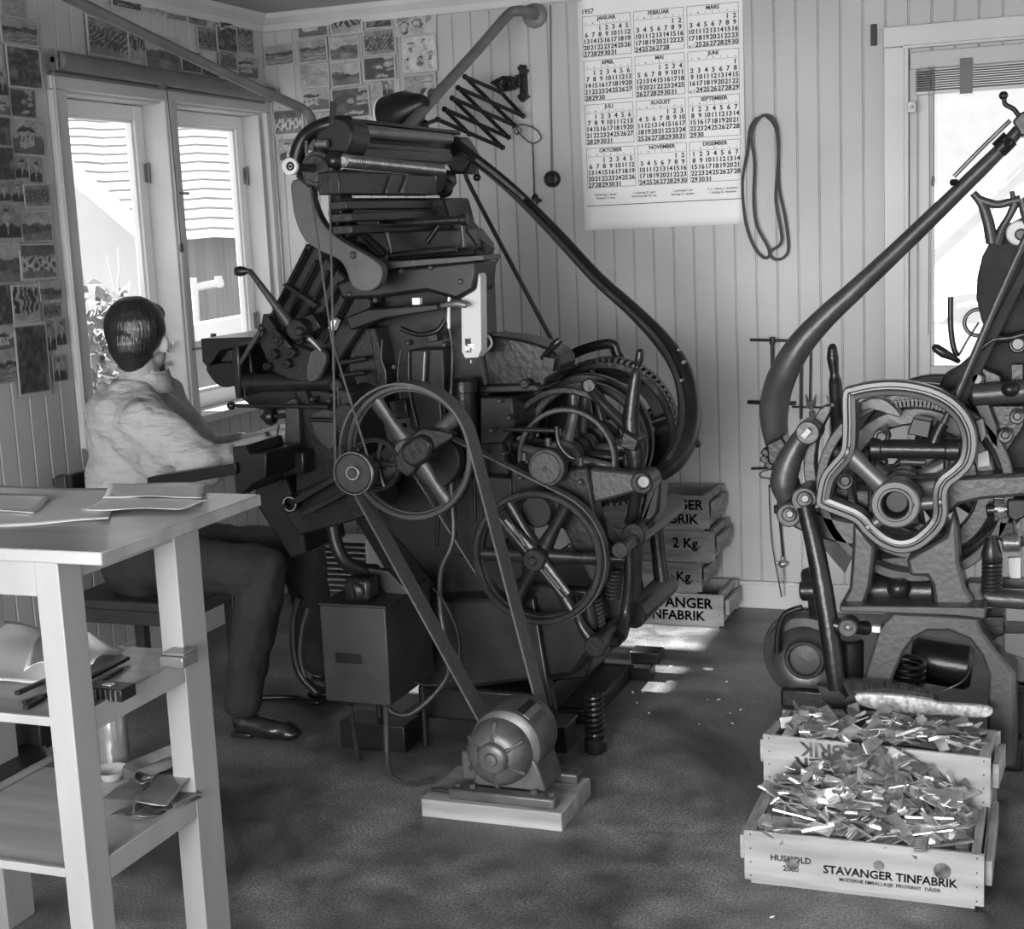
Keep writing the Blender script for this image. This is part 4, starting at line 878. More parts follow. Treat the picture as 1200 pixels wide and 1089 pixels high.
RK, LK = Vector((-2.42, 4.0, .53)), Vector((-2.44, 4.30, .53)); RA, LA = Vector((-2.47, 3.90, .10)), Vector((-2.42, 4.33, .10))
capsule(b, PV+Vector((.02, -.09, -.02)), RK, .07, .05); capsule(b, RK, RA, .05, .036); capsule(b, PV+Vector((.02, .09, -.02)), LK, .07, .05); capsule(b, LK, LA, .05, .036)
body = organic(b, 'person', SKIN, None, .0055, 3, loc=(-2.9, 4.15, .0))
tag(body, 'seated man seen from behind, dark combed hair, pale shirt, hands at the keyboard', 'person')
s = MB()
s.sphere((-2.945, 4.155, .95), .17, 20, (1.02, 1.28, 1.0)); s.sphere((-2.955, 4.14, .80), .175, 20, (1.02, 1.22, 1.25)); capsule(s, (-2.93, 4.02, 1.03), RE+Vector((-.16, .04, -.02)), .10, .085); capsule(s, (-2.97, 4.06, 1.02), (-2.99, 4.27, 1.02), .115, .105); s.sphere((-2.96, 4.15, .63), .16, 20, (.98, 1.15, .8))
capsule(s, RS+Vector((-.05, .03, -.005)), LS+Vector((.02, -.03, .0)), .085, .085); capsule(s, (-2.93, 4.05, 1.085), (-2.95, 4.24, 1.085), .075, .072); capsule(s, (-2.93, 4.13, 1.12), (-2.93, 4.17, 1.12), .072, .072)
capsule(s, RS, (-2.93, 4.11, 1.10), .072, .075); capsule(s, LS, (-2.94, 4.19, 1.10), .072, .075)
capsule(s, RS+Vector((0, 0, -.012)), RE+Vector((-.01, 0, -.01)), .092, .082); capsule(s, RE+Vector((-.01, 0, -.02)), RE+(RW-RE)*.28+Vector((0, 0, -.015)), .068, .058)
capsule(s, RE+Vector((.0, .0, -.05)), RE+Vector((-.10, .03, -.04)), .04, .06); capsule(s, RS+Vector((-.03, .02, -.10)), RE+Vector((-.06, .02, -.05)), .075, .055)
capsule(s, LS, LE, .07, .062); capsule(s, LE, LE+(LW_-LE)*.3, .062, .05)
random.seed(2)
shirt = organic(s, 'shirt', SHIRT, body, .0075, 22)
tx = bpy.data.textures.new('cloth_folds', 'CLOUDS'); tx.noise_scale = .07; tx.noise_depth = 1
dm = shirt.modifiers.new('folds', 'DISPLACE'); dm.texture = tx; dm.strength = .016; dm.mid_level = .5; dm.texture_coords = 'LOCAL'
tx2 = bpy.data.textures.new('cloth_creases', 'MARBLE'); tx2.noise_scale = .16; tx2.turbulence = 9; tx2.marble_type = 'SHARP'
dm = shirt.modifiers.new('creases', 'DISPLACE'); dm.texture = tx2; dm.strength = .007; dm.mid_level = .5; dm.texture_coords = 'LOCAL'
cl_ = MB(); cn = Vector((-2.905, 4.14, 1.168))
rings = []
for r_i, dz, tl in ((.069, .030, 0), (.076, .031, 0), (.094, -.020, 0), (.098, -.036, 0), (.084, -.036, 0)):
    rings.append([cn+Vector((r_i*math.cos(2*PI*j/36)*.95, r_i*math.sin(2*PI*j/36)*1.0, dz-.22*r_i*math.cos(2*PI*j/36)-(.0 if math.cos(2*PI*j/36) < .8 else .01))) for j in range(36)])
cl_.loops(rings, closed=True).build('collar', SHIRT, body)
cf_ = MB(); d = (RW-RE).normalized(); c_ = RE+(RW-RE)*.34
h = MB()
h.sphere(hp_(-.022, 0, .034), .108, 24, (1.0, .84, 1.02)); h.sphere(hp_(-.040, 0, -.012), .094, 20, (.86, .90, .98)); h.sphere(hp_(-.038, 0, -.06), .072, 20, (.84, .94, .8)); h.sphere(hp_(.03, 0, .075), .066, 16, (1.1, 1.05, .72))
ho = organic(h, 'hair', HAIR, body, .0045, 3)
t = MB()
capsule(t, PV+Vector((-.03, -.07, -.04)), PV+Vector((-.03, .07, -.04)), .135, .135)
capsule(t, PV+Vector((.02, -.09, -.03)), RK+Vector((0, 0, .0)), .10, .082); capsule(t, RK+Vector((.0, 0, -.01)), RA+Vector((.0, 0, .03)), .082, .066)
capsule(t, PV+Vector((.02, .09, -.03)), LK, .10, .082); capsule(t, LK, LA+Vector((.0, 0, .03)), .082, .062)
tro = organic(t, 'trousers', TROU, body, .009, 4); dm = tro.modifiers.new('folds', 'DISPLACE'); dm.texture = tx; dm.strength = .022; dm.mid_level = .5; dm.texture_coords = 'LOCAL'
for A_ in (RA, LA):
    sh = MB(); sh.sphere(A_+Vector((.0, 0, -.055)), .045, 14, (1.0, .85, .95)); sh.sphere(A_+Vector((.10, 0, -.068)), .045, 14, (1.5, .95, .62)); capsule(sh, A_+Vector((0, 0, -.055)), A_+Vector((.12, 0, -.070)), .040, .036); capsule(sh, A_+Vector((.05, 0, -.065)), A_+Vector((.16, 0, -.072)), .040, .034); sh.sphere(A_+Vector((.165, 0, -.075)), .036, 12, (1.2, 1.1, .62))
    organic(sh, 'shoe', SHOE, body, .006, 10)
    MB().cbox(A_+Vector((-.0, 0, -.090)), (.075, .07, .018)).build('heel', SHOE, body, bevel=.004)
MB().cyl(RE+(RW-RE)*.80, RE+(RW-RE)*.88, .031, 20).build('wristwatch', STEEL, body)
# ================================================================ LEFT TYPESETTING MACHINE
LM = empty('typesetting_machine', (-1.85, 4.3, 0), 'tall dark hot-metal typesetting machine filling the middle of the room, seen from its side', 'machine')
def pr(name, pts, y0, y1, m=IRON, parent=None, bev=.006, sm=0, Yr=None):
    """casting plate whose outline is measured on the photo at its front plane y0"""
    P2 = pp(pts, Yr or y0)
    if sm: P2 = [(p.x, p.y) for p in smoothc([Vector((x, z, 0)) for x, z in P2], sm)]
    return MB().prism(P2, y0, y1).build(name, m, parent or LM, bevel=bev)
def tb_(name, pts, rs, m=IRON, parent=None, n=14, k=5, flat=None):
    path = spath(pts, k); r = srads(rs, k) if isinstance(rs, list) else rs
    return MB().tube(path, r, n).build(name, m, parent or LM)
def cy(name, p, q, r, m=IRON, parent=None): return MB().cyl(at(*p), at(*q), r).build(name, m, parent or LM)
def wheel(name, c, Y, R_px, spokes, rim, depth, hub, m=IRON, parent=None, spw=.03, a0=0, crown=True, hubm=None):
    c = at(c[0], c[1], Y); R = R_px*sc(c.x, 500, Y) if 0 else R_px; r_i = R-rim
    w = MB().ring(c, R, r_i, Y, Y+depth, 64, .004).ring(c, r_i+.002, r_i-.006, Y+depth*.3, Y+depth*.7, 64, .002)
    w.disc(c, hub, Y-.012, Y+depth+.01)
    for k in range(spokes):
        a = a0+2*PI*k/spokes; d = Vector((math.cos(a), 0, math.sin(a)))
        w.tube([c+d*hub*.6+Vector((0, depth/2, 0)), c+d*(hub+r_i)/2+Vector((0, depth/2, 0)), c+d*(r_i+.003)+Vector((0, depth/2, 0))], [(depth*.28, spw*.62), (depth*.2, spw*.38), (depth*.24, spw*.5)], 12, flat=(0, 1, 0))
    o = w.build(name, m, parent or LM); return o, c
# --- base and column
pr('base_casting', [(470, 705), (600, 700), (600, 680), (690, 690), (700, 752), (672, 792), (560, 806), (505, 815), (480, 790)], 4.06, 4.62, BLACK, bev=.015)
MB().box((-1.95, 4.0, 0), (-1.90, 4.1, .09)).box((-1.92, 4.06, .05), (-1.50, 4.75, .16)).build('base_foot', BLACK, LM, bevel=.01)
pr('main_column', [(398, 330), (560, 318), (562, 395), (575, 470), (600, 560), (612, 640), (620, 745), (560, 805), (524, 800), (520, 700), (470, 640), (405, 580), (392, 470), (388, 400)], 4.16, 4.30, BLACK, bev=.012)
pr('column_panel', [(412, 395), (440, 388), (452, 430), (450, 470), (430, 500), (408, 500)], 4.10, 4.17, IRON, sm=3)
pr('column_rib', [(432, 385), (440, 384), (448, 420), (452, 455), (446, 475), (430, 492), (426, 485), (438, 462), (441, 440), (436, 410)], 4.07, 4.17, IRON, bev=.004)
pr('column_plate', [(478, 410), (520, 408), (522, 500), (500, 520), (480, 500)], 4.08, 4.17, BLACK)
cy('adjusting_screw', (498, 412, 4.06), (496, 452, 4.06), .006, STEELD)
tb_('guard_rod', [(479, 412, 4.07), (480, 460, 4.07), (489, 500, 4.07)], .004, IRON2)
pr('front_pillar', [(345, 452), (356, 452), (362, 470), (395, 478), (412, 500), (412, 600), (345, 600)], 4.05, 4.5, IRON, bev=.01)
pr('pillar_edge', [(334, 470), (346, 466), (350, 480), (352, 525), (344, 538), (333, 535)], 4.02, 4.08, IRON2, bev=.006)
pr('column_window', [(366, 485), (392, 482), (392, 524), (380, 524), (368, 508)], 4.03, 4.052, IRON2, bev=.003, sm=2)
cy('crossbar', (362, 492, 4.0), (392, 493, 4.0), .007)
# --- keyboard and front
pr('keyboard_box', [(311, 531), (356, 529), (357, 556), (311, 559)], 3.98, 4.46, IRON, bev=.008)
kb = pr('keyboard', [(292, 535), (316, 530), (316, 543), (296, 548)], 4.05, 4.42, BLACK, bev=.004)
pr('side_bar', [(172, 560), (276, 543), (277, 556), (173, 575)], 3.78, 3.84, BLACK, bev=.003)
pr('side_bracket', [(272, 524), (288, 522), (292, 532), (312, 531), (312, 560), (296, 568), (284, 580), (276, 578), (274, 552)], 3.80, 4.02, BLACK, bev=.004)
pr('copy_hook', [(286, 560), (298, 563), (296, 572), (290, 580), (280, 579), (286, 570)], 4.02, 4.03, IRON2, bev=.001)
tube_ = MB().cyl(at(292, 449, 4.06), at(392, 447, 4.06), .030, 24, .008).cyl(at(288, 449, 4.06), at(300, 449, 4.06), .036, 24, .005)
tube_.build('assembler_tube', BLACK, LM)
pr('assembler_bed', [(278, 404), (292, 402), (296, 440), (395, 462), (395, 478), (312, 482), (296, 478), (280, 465), (274, 440)], 4.08, 4.5, BLACK, bev=.006)
pr('front_plate', [(271, 410), (279, 405), (281, 430), (282, 465), (276, 468), (272, 440)], 4.02, 4.4, IRON)
tr_ = MB()
ol = [(235, 396), (300, 395), (302, 402), (278, 405), (278, 449), (272, 452), (262, 454), (252, 449), (245, 440), (241, 431), (236, 420)]
ho_ = pr('lamp_hood', [(235, 397), (300, 395), (301, 400), (274, 408), (258, 411), (251, 421), (243, 431), (237, 424)], 4.18, 4.52, BLACK, bev=.003)
pr('ladle_tray', [(241, 431), (252, 427), (274, 426), (276, 449), (266, 454), (256, 452), (247, 443)], 4.16, 4.5, BLACK, bev=.004, sm=3)
pr('tray_inside', [(252, 424), (256, 411), (273, 410), (274, 424)], 4.24, 4.5, IRON2, bev=.002)
cy('hood_knob', (250, 397, 4.3), (250, 391, 4.3), .010, IRON2)
tb_('ball_lever', [(276, 475.5, 3.98), (330, 476, 3.98), (385, 477, 3.98)], [.0065, .0065, .008], IRON)
MB().sphere(at(271, 475.5, 3.98), .0145, 14).build('lever_ball', BLACK, LM)
w_ = MB().lathe(at(318, 488, 4.05), [(.004, -.04), (.012, -.03), (.028, -.012), (.030, 0), (.024, .012), (.004, .014)], 'X', 20).cyl(at(322, 488, 4.05), at(338, 487, 4.05), .008); w_.build('hand_knob', BLACK, LM)
tb_('release_rod', [(327, 498, 4.02), (325, 510, 4.02), (323, 520, 4.02)], .0025, IRON); MB().disc(at(323, 521, 4.02), .008, 4.01, 4.03).build('release_button', IRON, LM)
tb_('loop_wire', [(287, 455, 4.0), (288, 466, 4.0), (300, 472, 4.0), (310, 470, 4.0)], .0025, BLACK)
# --- magazine
mg = pr('magazine', [(358, 285), (372, 290), (398, 318), (436, 352), (432, 372), (378, 452), (345, 452), (318, 436), (302, 402), (309, 383)], 4.06, 4.66, BLACK, bev=.008)
for a_, b_ in (((359, 293), (312, 384)), ((372, 306), (328, 392)), ((386, 318), (345, 398)), ((398, 332), (362, 402)), ((410, 346), (380, 402))):
    p, q_ = at(a_[0], a_[1], 4.05), at(b_[0], b_[1], 4.05); MB().tube([p, q_], [(.012, .007)]*2, 8, flat=(0, 1, 0)).tube([p+Vector((.022, 0, .012)), q_+Vector((.022, 0, .012))], [(.012, .004)]*2, 8, flat=(0, 1, 0)).build('magazine_rail', IRON, mg)
pr('magazine_strap', [(330, 334), (334, 332), (372, 357), (368, 362)], 4.03, 4.06, IRON, bev=.002)
pr('escapement_plate', [(308, 368), (314, 370), (330, 395), (326, 404), (306, 380)], 4.02, 4.06, IRON, bev=.003)
tb_('stay_rod', [(307, 385, 4.03), (280, 428, 4.03)], .008, IRON2); MB().sphere(at(307, 384, 4.03), .014, 12).build('rod_joint', IRON, LM)
pr('chute_cover', [(330, 402), (362, 410), (376, 425), (370, 446), (352, 448), (326, 440), (312, 424)], 4.03, 4.07, IRON, sm=2)
for x, y, r in ((326, 400, .014), (340, 414, .016), (334, 427, .015), (318, 416, .017), (311, 430, .013), (350, 400, .012)):
    d_ = MB().disc(at(x, y, 4.0), r, 4.0, 4.035); d_.disc(at(x, y, 4.0), r*.4, 3.992, 4.01); d_.build('roller', IRON, LM)
pr('linkage_bar', [(316, 388), (322, 384), (346, 412), (340, 418)], 4.01, 4.03, IRON, bev=.003); pr('linkage_bar', [(352, 372), (366, 368), (376, 384), (362, 392)], 3.98, 4.05, IRON, bev=.003)
pr('guide_plate', [(362, 412), (378, 410), (382, 425), (372, 446), (358, 446)], 4.0, 4.03, IRON2, sm=2)
tb_('small_valve', [(362, 396, 4.0), (370, 404, 4.0), (376, 411, 4.0)], [.012, .007, .005], STEELD)
MB().cbox(at(392, 380, 4.0), (.016, .03, .034), Matrix.Rotation(math.radians(28), 3, 'Y')).build('white_tag', WHITE, LM)
# crank
tb_('crank_arm', [(293, 318, 3.95), (300, 327, 3.94), (320, 354, 3.94), (340, 380, 3.95)], [(.009), .009, .012, .019], IRON2)
MB().disc(at(350, 386, 3.95), .033, 3.93, 4.0).disc(at(356, 388, 3.95), .014, 3.915, 3.94).build('crank_hub', IRON, LM)
MB().lathe(at(294, 317.5, 3.95), [(.006, 0), (.008, -.012), (.013, -.022), (.0165, -.038), (.014, -.052), (.001, -.06)], 'X', 20).build('crank_handle', BLACK, LM)
# --- upper bed, tray plate, distributor
pr('upper_bed', [(392, 332), (430, 318), (560, 304), (556, 340), (535, 352), (500, 342), (440, 350), (400, 352)], 4.02, 4.19, BLACK, bev=.012)
pr('galley_plate', [(455, 307), (566, 299), (568, 305), (456, 315)], 3.98, 4.12, IRON2, bev=.002)
pr('lever_bracket', [(520, 303), (572, 299), (566, 312), (548, 318)], 4.13, 4.25, BLACK)
pr('start_lever', [(405, 372), (430, 362), (512, 356), (514, 364), (450, 374), (410, 388)], 3.97, 4.05, BLACK, bev=.006)
tb_('lever_handle', [(512, 360, 4.0), (520, 358, 4.0), (535, 356, 4.0), (545, 357.5, 4.0), (548, 359, 4.0)], [.008, .007, .011, .010, .004], STEELD)
MB().cbox(at(489, 353, 4.0), (.024, .02, .02)).build('white_tag', WHITE, LM)
cp_ = [(554, 310, 4.1), (540, 318, 4.06), (530, 333, 4.04), (526, 355, 4.03), (526, 385, 4.03)]
tb_('white_cable', cp_, .0055, TRIM); tb_('cable', [(526, 384, 4.03), (529, 400, 4.03), (530, 420, 4.02), (529, 450, 4.02), (527, 486, 4.02)], .0045, IRON2)
tb_('white_cable', [(563, 393, 4.15), (572, 394, 4.15), (576, 403, 4.15), (570, 411, 4.15), (563, 413, 4.14)], .0042, TRIM)
fb = pr('fuse_box', [(540, 326), (545, 319), (560, 318), (563, 325), (564, 410), (560, 419), (545, 420), (541, 412)], 4.04, 4.09, mat('grey_box_paint', .42, .5), bev=.0015)
MB().cbox(at(548.5, 405, 4.038), (.018, .002, .042)).build('maker_plate', BLACK, fb, smooth=False)
em = MB(); c = at(548.5, 405, 4.0365)
text_mb(em, 'K', .030, c+Vector((0, 0, -.004)), (0, 0, -1), (1, 0, 0)); text_mb(em, 'K', .024, c+Vector((-.002, 0, -.017)), (1, 0, 0), (0, 0, 1)); em.build('emblem', WHITE, fb, smooth=False)
cy('cable_gland', (552, 421, 4.07), (552, 426, 4.07), .006, STEELD, fb)
DX = -2.02                                             # axis of the distributor runs across the machine
def D(px, py, X=DX): return atX(px, py, X)
def dcy(name, a_, b_, r, m=IRON, X=DX): return MB().cyl(D(*a_, X), D(*b_, X), r, 20).build(name, m, LM)
def dbeam(name, a_, b_, hw, hh, m=IRON, X=DX):
    p, q_ = D(*a_, X), D(*b_, X); q_.z = (q_.z+p.z)/2; p.z = q_.z
    return MB().box((X-hw, p.y, p.z-hh), (X+hw, q_.y, p.z+hh)).build(name, m, LM, bevel=.006)
dbeam('distributor_beam', (395, 163), (525, 178), .03, .026, BLACK, X=-2.06)
dbeam('beam_cover', (392, 143), (530, 155), .035, .008, BLACK, X=-2.08)
dcy('top_rail', (403, 152), (527, 163), .017, STEELD, X=-1.99); dbeam('rail_guard', (395, 168), (525, 179), .012, .012, IRON, X=-1.985)
dbeam('beam_web', (395, 176), (525, 188), .02, .018, IRON, X=-1.98)
sc1 = MB(); p, q_ = D(402, 188, -1.94), D(518, 200, -1.94); sc1.cyl(p, q_, .0135)
sc1.helix(p, q_, .0165, .0032, 62, 5, 10); sc1.build('distributor_screw', STEEL, LM)
sc2 = MB(); p, q_ = D(400, 197, -1.955), D(505, 207, -1.955); sc2.cyl(p, q_, .006).build('rail_strip', STEEL, LM)
p, q_ = D(398, 215, -1.93), D(512, 224, -1.93)
MB().box((-2.0, p.y, p.z-.030), (-1.93, q_.y, p.z+.034)).build('entrance_panel', IRON, LM, bevel=.004)
for px_, py_ in ((460, 205), (478, 205)):
    a_ = D(px_, py_, -1.925); MB().tube([a_, a_+Vector((0, -.05, -.05))], .003, 6).sphere(a_+Vector((0, -.05, -.05)), .007, 8).build('panel_pin', STEELD, LM)
p, q_ = D(405, 240, -1.93), D(515, 250, -1.93)
for dz in (0, .035, .07): MB().box((-1.98, p.y, p.z-.014-dz), (-1.925+.012*(dz > 0), q_.y, p.z+.012-dz)).build('entrance_rail', IRON if dz else BLACK, LM, bevel=.004)
pr('distributor_back', [(395, 232), (520, 232), (528, 262), (548, 285), (552, 302), (455, 308), (420, 290), (398, 262)], 4.4, 4.62, BLACK, bev=.008)
for a_, b_ in (((452, 262), (460, 302)), ((541, 259), (544, 290))): cy('frame_rod', (*a_, 4.12), (*b_, 4.12), .008, IRON2)
for a_, b_, r in (((450, 263), (546, 257), .014), ((455, 300), (535, 292), .011), ((540, 258), (548, 257), .019), ((446, 264), (452, 262), .018)): cy('frame_rod', (*a_, 4.12), (*b_, 4.12), r, IRON)
cy('frame_rod', (500, 285, 4.15), (516, 262, 4.15), .009); cy('frame_rod', (418, 268, 4.1), (452, 298, 4.1), .012, IRON); cy('frame_rod', (408, 262, 4.1), (420, 272, 4.1), .020, IRON)
pr('channel_entrance', [(430, 272), (545, 268), (560, 288), (556, 300), (452, 306)], 4.25, 4.4, BLACK)
pr('stop_plate', [(558, 277), (577, 291), (572, 299), (552, 286)], 4.3, 4.33, BLACK, bev=.002)
pr('entrance_side', [(388, 225), (398, 222), (402, 245), (396, 262), (408, 275), (402, 290), (388, 275), (384, 250)], 3.98, 4.06, IRON, bev=.005)
# near end of the distributor
tb_('end_bracket', [(348, 205, 3.86), (349, 180, 3.86), (360, 158, 3.86), (385, 146, 3.86), (410, 146, 3.9)], [.020, .024, .022, .024, .026], BLACK)
pr('end_casting', [(372, 150), (388, 136), (408, 142), (414, 160), (408, 178), (398, 190), (404, 205), (396, 222), (380, 215), (370, 200), (366, 175)], 3.84, 3.96, BLACK, bev=.01, sm=3)
MB().sphere(at(392, 188, 3.82), .030, 16).build('gear_cover', IRON, LM)
MB().disc(at(371, 198, 3.8), .052, 3.80, 3.83).disc(at(371, 198, 3.8), .040, 3.79, 3.81).build('driving_pulley', IRON2, LM)
MB().ring(at(378, 199, 3.84), .060, .045, 3.83, 3.85).build('clutch_flange', IRON, LM)
cy('pulley_shaft', (340, 195, 3.64), (372, 198, 3.82), .012)
MB().lathe((at(340, 195, 3.64).x, 3.635, at(340, 195, 3.64).z), [(.0235, .012), (.0245, .004), (.0235, 0), (.018, -.002), (.0001, -.002)], 'Y', 28).build('end_cap', TRIM, LM)
MB().ring(at(340, 195, 3.63), .012, .007, 3.628, 3.632).disc(at(340, 195, 3.63), .004, 3.627, 3.632).build('cap_ring', BLACK, LM)
tb_('lower_link', [(350, 205, 3.82), (362, 215, 3.82), (370, 219, 3.84), (395, 220, 3.86)], .010, IRON)
tb_('finger', [(359, 165, 3.8), (359, 180, 3.8)], .006, IRON2); tb_('finger', [(391, 120, 3.86), (389, 148, 3.84)], [.011, .008], IRON2)
cy('stub_shaft', (370, 169, 3.82), (384, 168, 3.82), .012, STEELD)
pr('support_arm', [(342, 212), (364, 212), (366, 232), (372, 250), (382, 266), (400, 282), (425, 296), (443, 308), (448, 320), (444, 334), (434, 341), (421, 341), (411, 333), (404, 314), (394, 303), (372, 293), (356, 280), (346, 258), (342, 235)], 3.88, 3.92, mat('grey_arm_paint', .055, .5, var=.2, scale=12), bev=.004, sm=3)
MB().disc(at(414, 299, 3.88), .011, 3.872, 3.885).build('arm_bolt', IRON2, LM)
# far end
pr('end_casting', [(518, 158), (536, 160), (546, 176), (552, 188), (545, 204), (530, 204), (520, 190)], 4.86, 4.98, BLACK, bev=.01)
tb_('hook_arm', [(543, 183, 4.9), (548, 190, 4.88), (557, 196, 4.88), (559, 206, 4.88)], .008, IRON2); MB().sphere(at(559, 208, 4.88), .015, 10).build('hook_ball', BLACK, LM)
tb_('bent_pipe', [(522, 212, 4.8), (527, 216, 4.8), (526, 226, 4.8), (516, 229, 4.8)], .011, IRON)
pr('far_bracket', [(512, 198), (524, 200), (526, 214), (516, 230), (508, 228)], 4.8, 4.88, BLACK)
# second elevator arm
EA = [(536, 168, 4.86), (552, 182, 4.85), (600, 222, 4.82), (650, 272, 4.78), (700, 326, 4.74), (740, 362, 4.7), (775, 398, 4.66), (797, 430, 4.6), (806, 460, 4.56), (808, 490, 4.5), (802, 518, 4.42), (790, 540, 4.34), (772, 556, 4.26), (756, 563, 4.2)]
tb_('elevator_arm', EA, [.014, .019, .021, .023, .024, .025, .030, .034, .036, .038, .040, .036, .026, .022], IRON, n=18)
tb_('elevator_arm_rib', [(x-4 if x < 780 else x-8, y+1 if y < 400 else y, Y-.05) for x, y, Y in EA[2:-2]], .009, IRON2, n=8)
for p in ((800, 425), (798, 446), (795, 410)): MB().disc(at(p[0], p[1], 4.5), .006, 4.5, 4.53).build('rivet', STEELD, LM)
tb_('arm_spring', [(558, 187, 4.78), (585, 208, 4.77), (614, 233, 4.75)], .006, STEELD)
MB().sphere(at(816, 520, 4.44), .016, 8).build('arm_bolt', BLACK, LM)
tb_('counter_weight', [(780, 463, 4.8), (783, 476, 4.78), (796, 486, 4.75)], [.022, .026, .014], IRON)
tb_('long_rod', [(545, 200, 4.95), (552, 220, 4.95), (610, 330, 4.92), (672, 446, 4.9)], [.007, .0085, .0085, .0085], IRON2, n=10)
# --- pulleys and belts
wheel('flywheel', (478, 531), 3.72, .199, 4, .018, .045, .042, IRON2, spw=.05, a0=math.radians(35))
pr('clutch_arm', [(460, 540), (484, 508), (498, 502), (525, 506), (530, 514), (508, 528), (490, 545), (478, 560)], 3.70, 3.74, IRON, bev=.008, sm=2)
pr('flywheel_boss', [(470, 525), (490, 510), (505, 520), (500, 540), (484, 548), (472, 540)], 3.68, 3.76, IRON, bev=.01, sm=3)
w2_, c_ = wheel('spoked_pulley', (438, 545), 3.70, .080, 5, .010, .03, .018, IRON, spw=.018)
MB().disc(at(414, 555, 3.62), .060, 3.62, 3.66).ring(at(414, 555, 3.62), .060, .054, 3.612, 3.63).disc(at(412, 555, 3.61), .019, 3.605, 3.625).build('cord_pulley', IRON2, LM)
MB().ring(at(414, 555, 3.62), .0615, .058, 3.615, 3.625).ring(at(412, 555, 3.6), .0195, .0165, 3.603, 3.61).build('bright_rim', STEEL, LM)
MB().disc(at(404, 490, 3.74), .040, 3.74, 3.76).ring(at(404, 490, 3.74), .041, .037, 3.735, 3.745).build('idler_pulley', IRON, LM)
MB().disc(at(397, 452, 3.9), .022, 3.88, 3.98).build('tension_pulley', IRON, LM)
pr('pulley_bracket', [(395, 455), (410, 460), (416, 490), (425, 530), (418, 540), (402, 500)], 3.77, 3.95, BLACK)
def cord(name, pts, r=.003, m=CORD): return MB().tube([at(*p) for p in pts], r, 6).build(name, m, LM)
cord('driving_cord', [(363, 214, 3.82), (389, 400, 3.74), (434, 545, 3.64)], .0035, BELT); cord('driving_cord', [(386, 214, 3.82), (390, 380, 3.72), (393, 548, 3.62)], .0035, BELT)
cord('driving_cord', [(396, 455, 3.86), (398, 500, 3.8), (400, 535, 3.62)], .003, BELT)
def belt(name, c1, r1, c2, r2, Y, w, part, t=.005, m=BELT, n=24):
    c1 = Vector((c1[0], c1[1])); c2 = Vector((c2[0], c2[1])); d = c2-c1; L_ = d.length; th = math.atan2(d.y, d.x); al_ = math.acos((r1-r2)/L_)
    pts = []
    for i in range(n+1): a = th+al_+(2*PI-2*al_)*i/n; pts.append((c1.x+r1*math.cos(a), c1.y+r1*math.sin(a)))
    for i in range(n+1): a = th-al_+2*al_*i/n; pts.append((c2.x+r2*math.cos(a), c2.y+r2*math.sin(a)))
    mb = MB(); rings = []; N_ = len(pts)
    for i in range(N_):
        p = Vector(pts[i]); a = Vector(pts[i-1]); b2 = Vector(pts[(i+1) % N_]); tg = (b2-a).normalized(); nn = Vector((tg.y, -tg.x))*t/2
        rings.append([(p.x-nn.x, Y, p.y-nn.y), (p.x+nn.x, Y, p.y+nn.y), (p.x+nn.x, Y+w, p.y+nn.y), (p.x-nn.x, Y+w, p.y-nn.y)])
    return mb.loops(rings, closed=True).build(name, m, part)
cA = at(478, 531, 3.72); cM = at(612, 868, 3.715)
belt('flat_belt', (cA.x, cA.z), .2025, (cM.x, cM.z), .082, 3.69, .075, LM, t=.006)
wB, cB = wheel('driven_wheel', (628, 655), 3.93, .205, 6, .020, .07, .035, IRON, spw=.045, a0=math.radians(60))
cS = at(510, 540, 3.96)
belt('second_belt', (cS.x, cS.z), .085, (cB.x, cB.z), .207, 3.955, .038, LM)
MB().disc((cS.x, 0, cS.z), .083, 3.95, 4.0).build('belt_pulley', BLACK, LM)
MB().tube([at(590, 612, 3.93), at(628, 655, 3.93), at(664, 698, 3.93)], [(.008, .022), (.008, .030), (.008, .020)], 12, flat=(0, 1, 0)).build('clutch_yoke', IRON, wB)
for a_, b_ in (((584, 607), (660, 700)), ((600, 615), (615, 640)), ((638, 668), (656, 690))): MB().tube([at(*a_, 3.915), at(*b_, 3.915)], .0035, 6).build('clutch_rod', STEELD, wB)
MB().disc((cB.x, 0, cB.z), .034, 3.905, 3.95).disc((cB.x, 0, cB.z), .014, 3.895, 3.91).build('wheel_hub', IRON, wB)
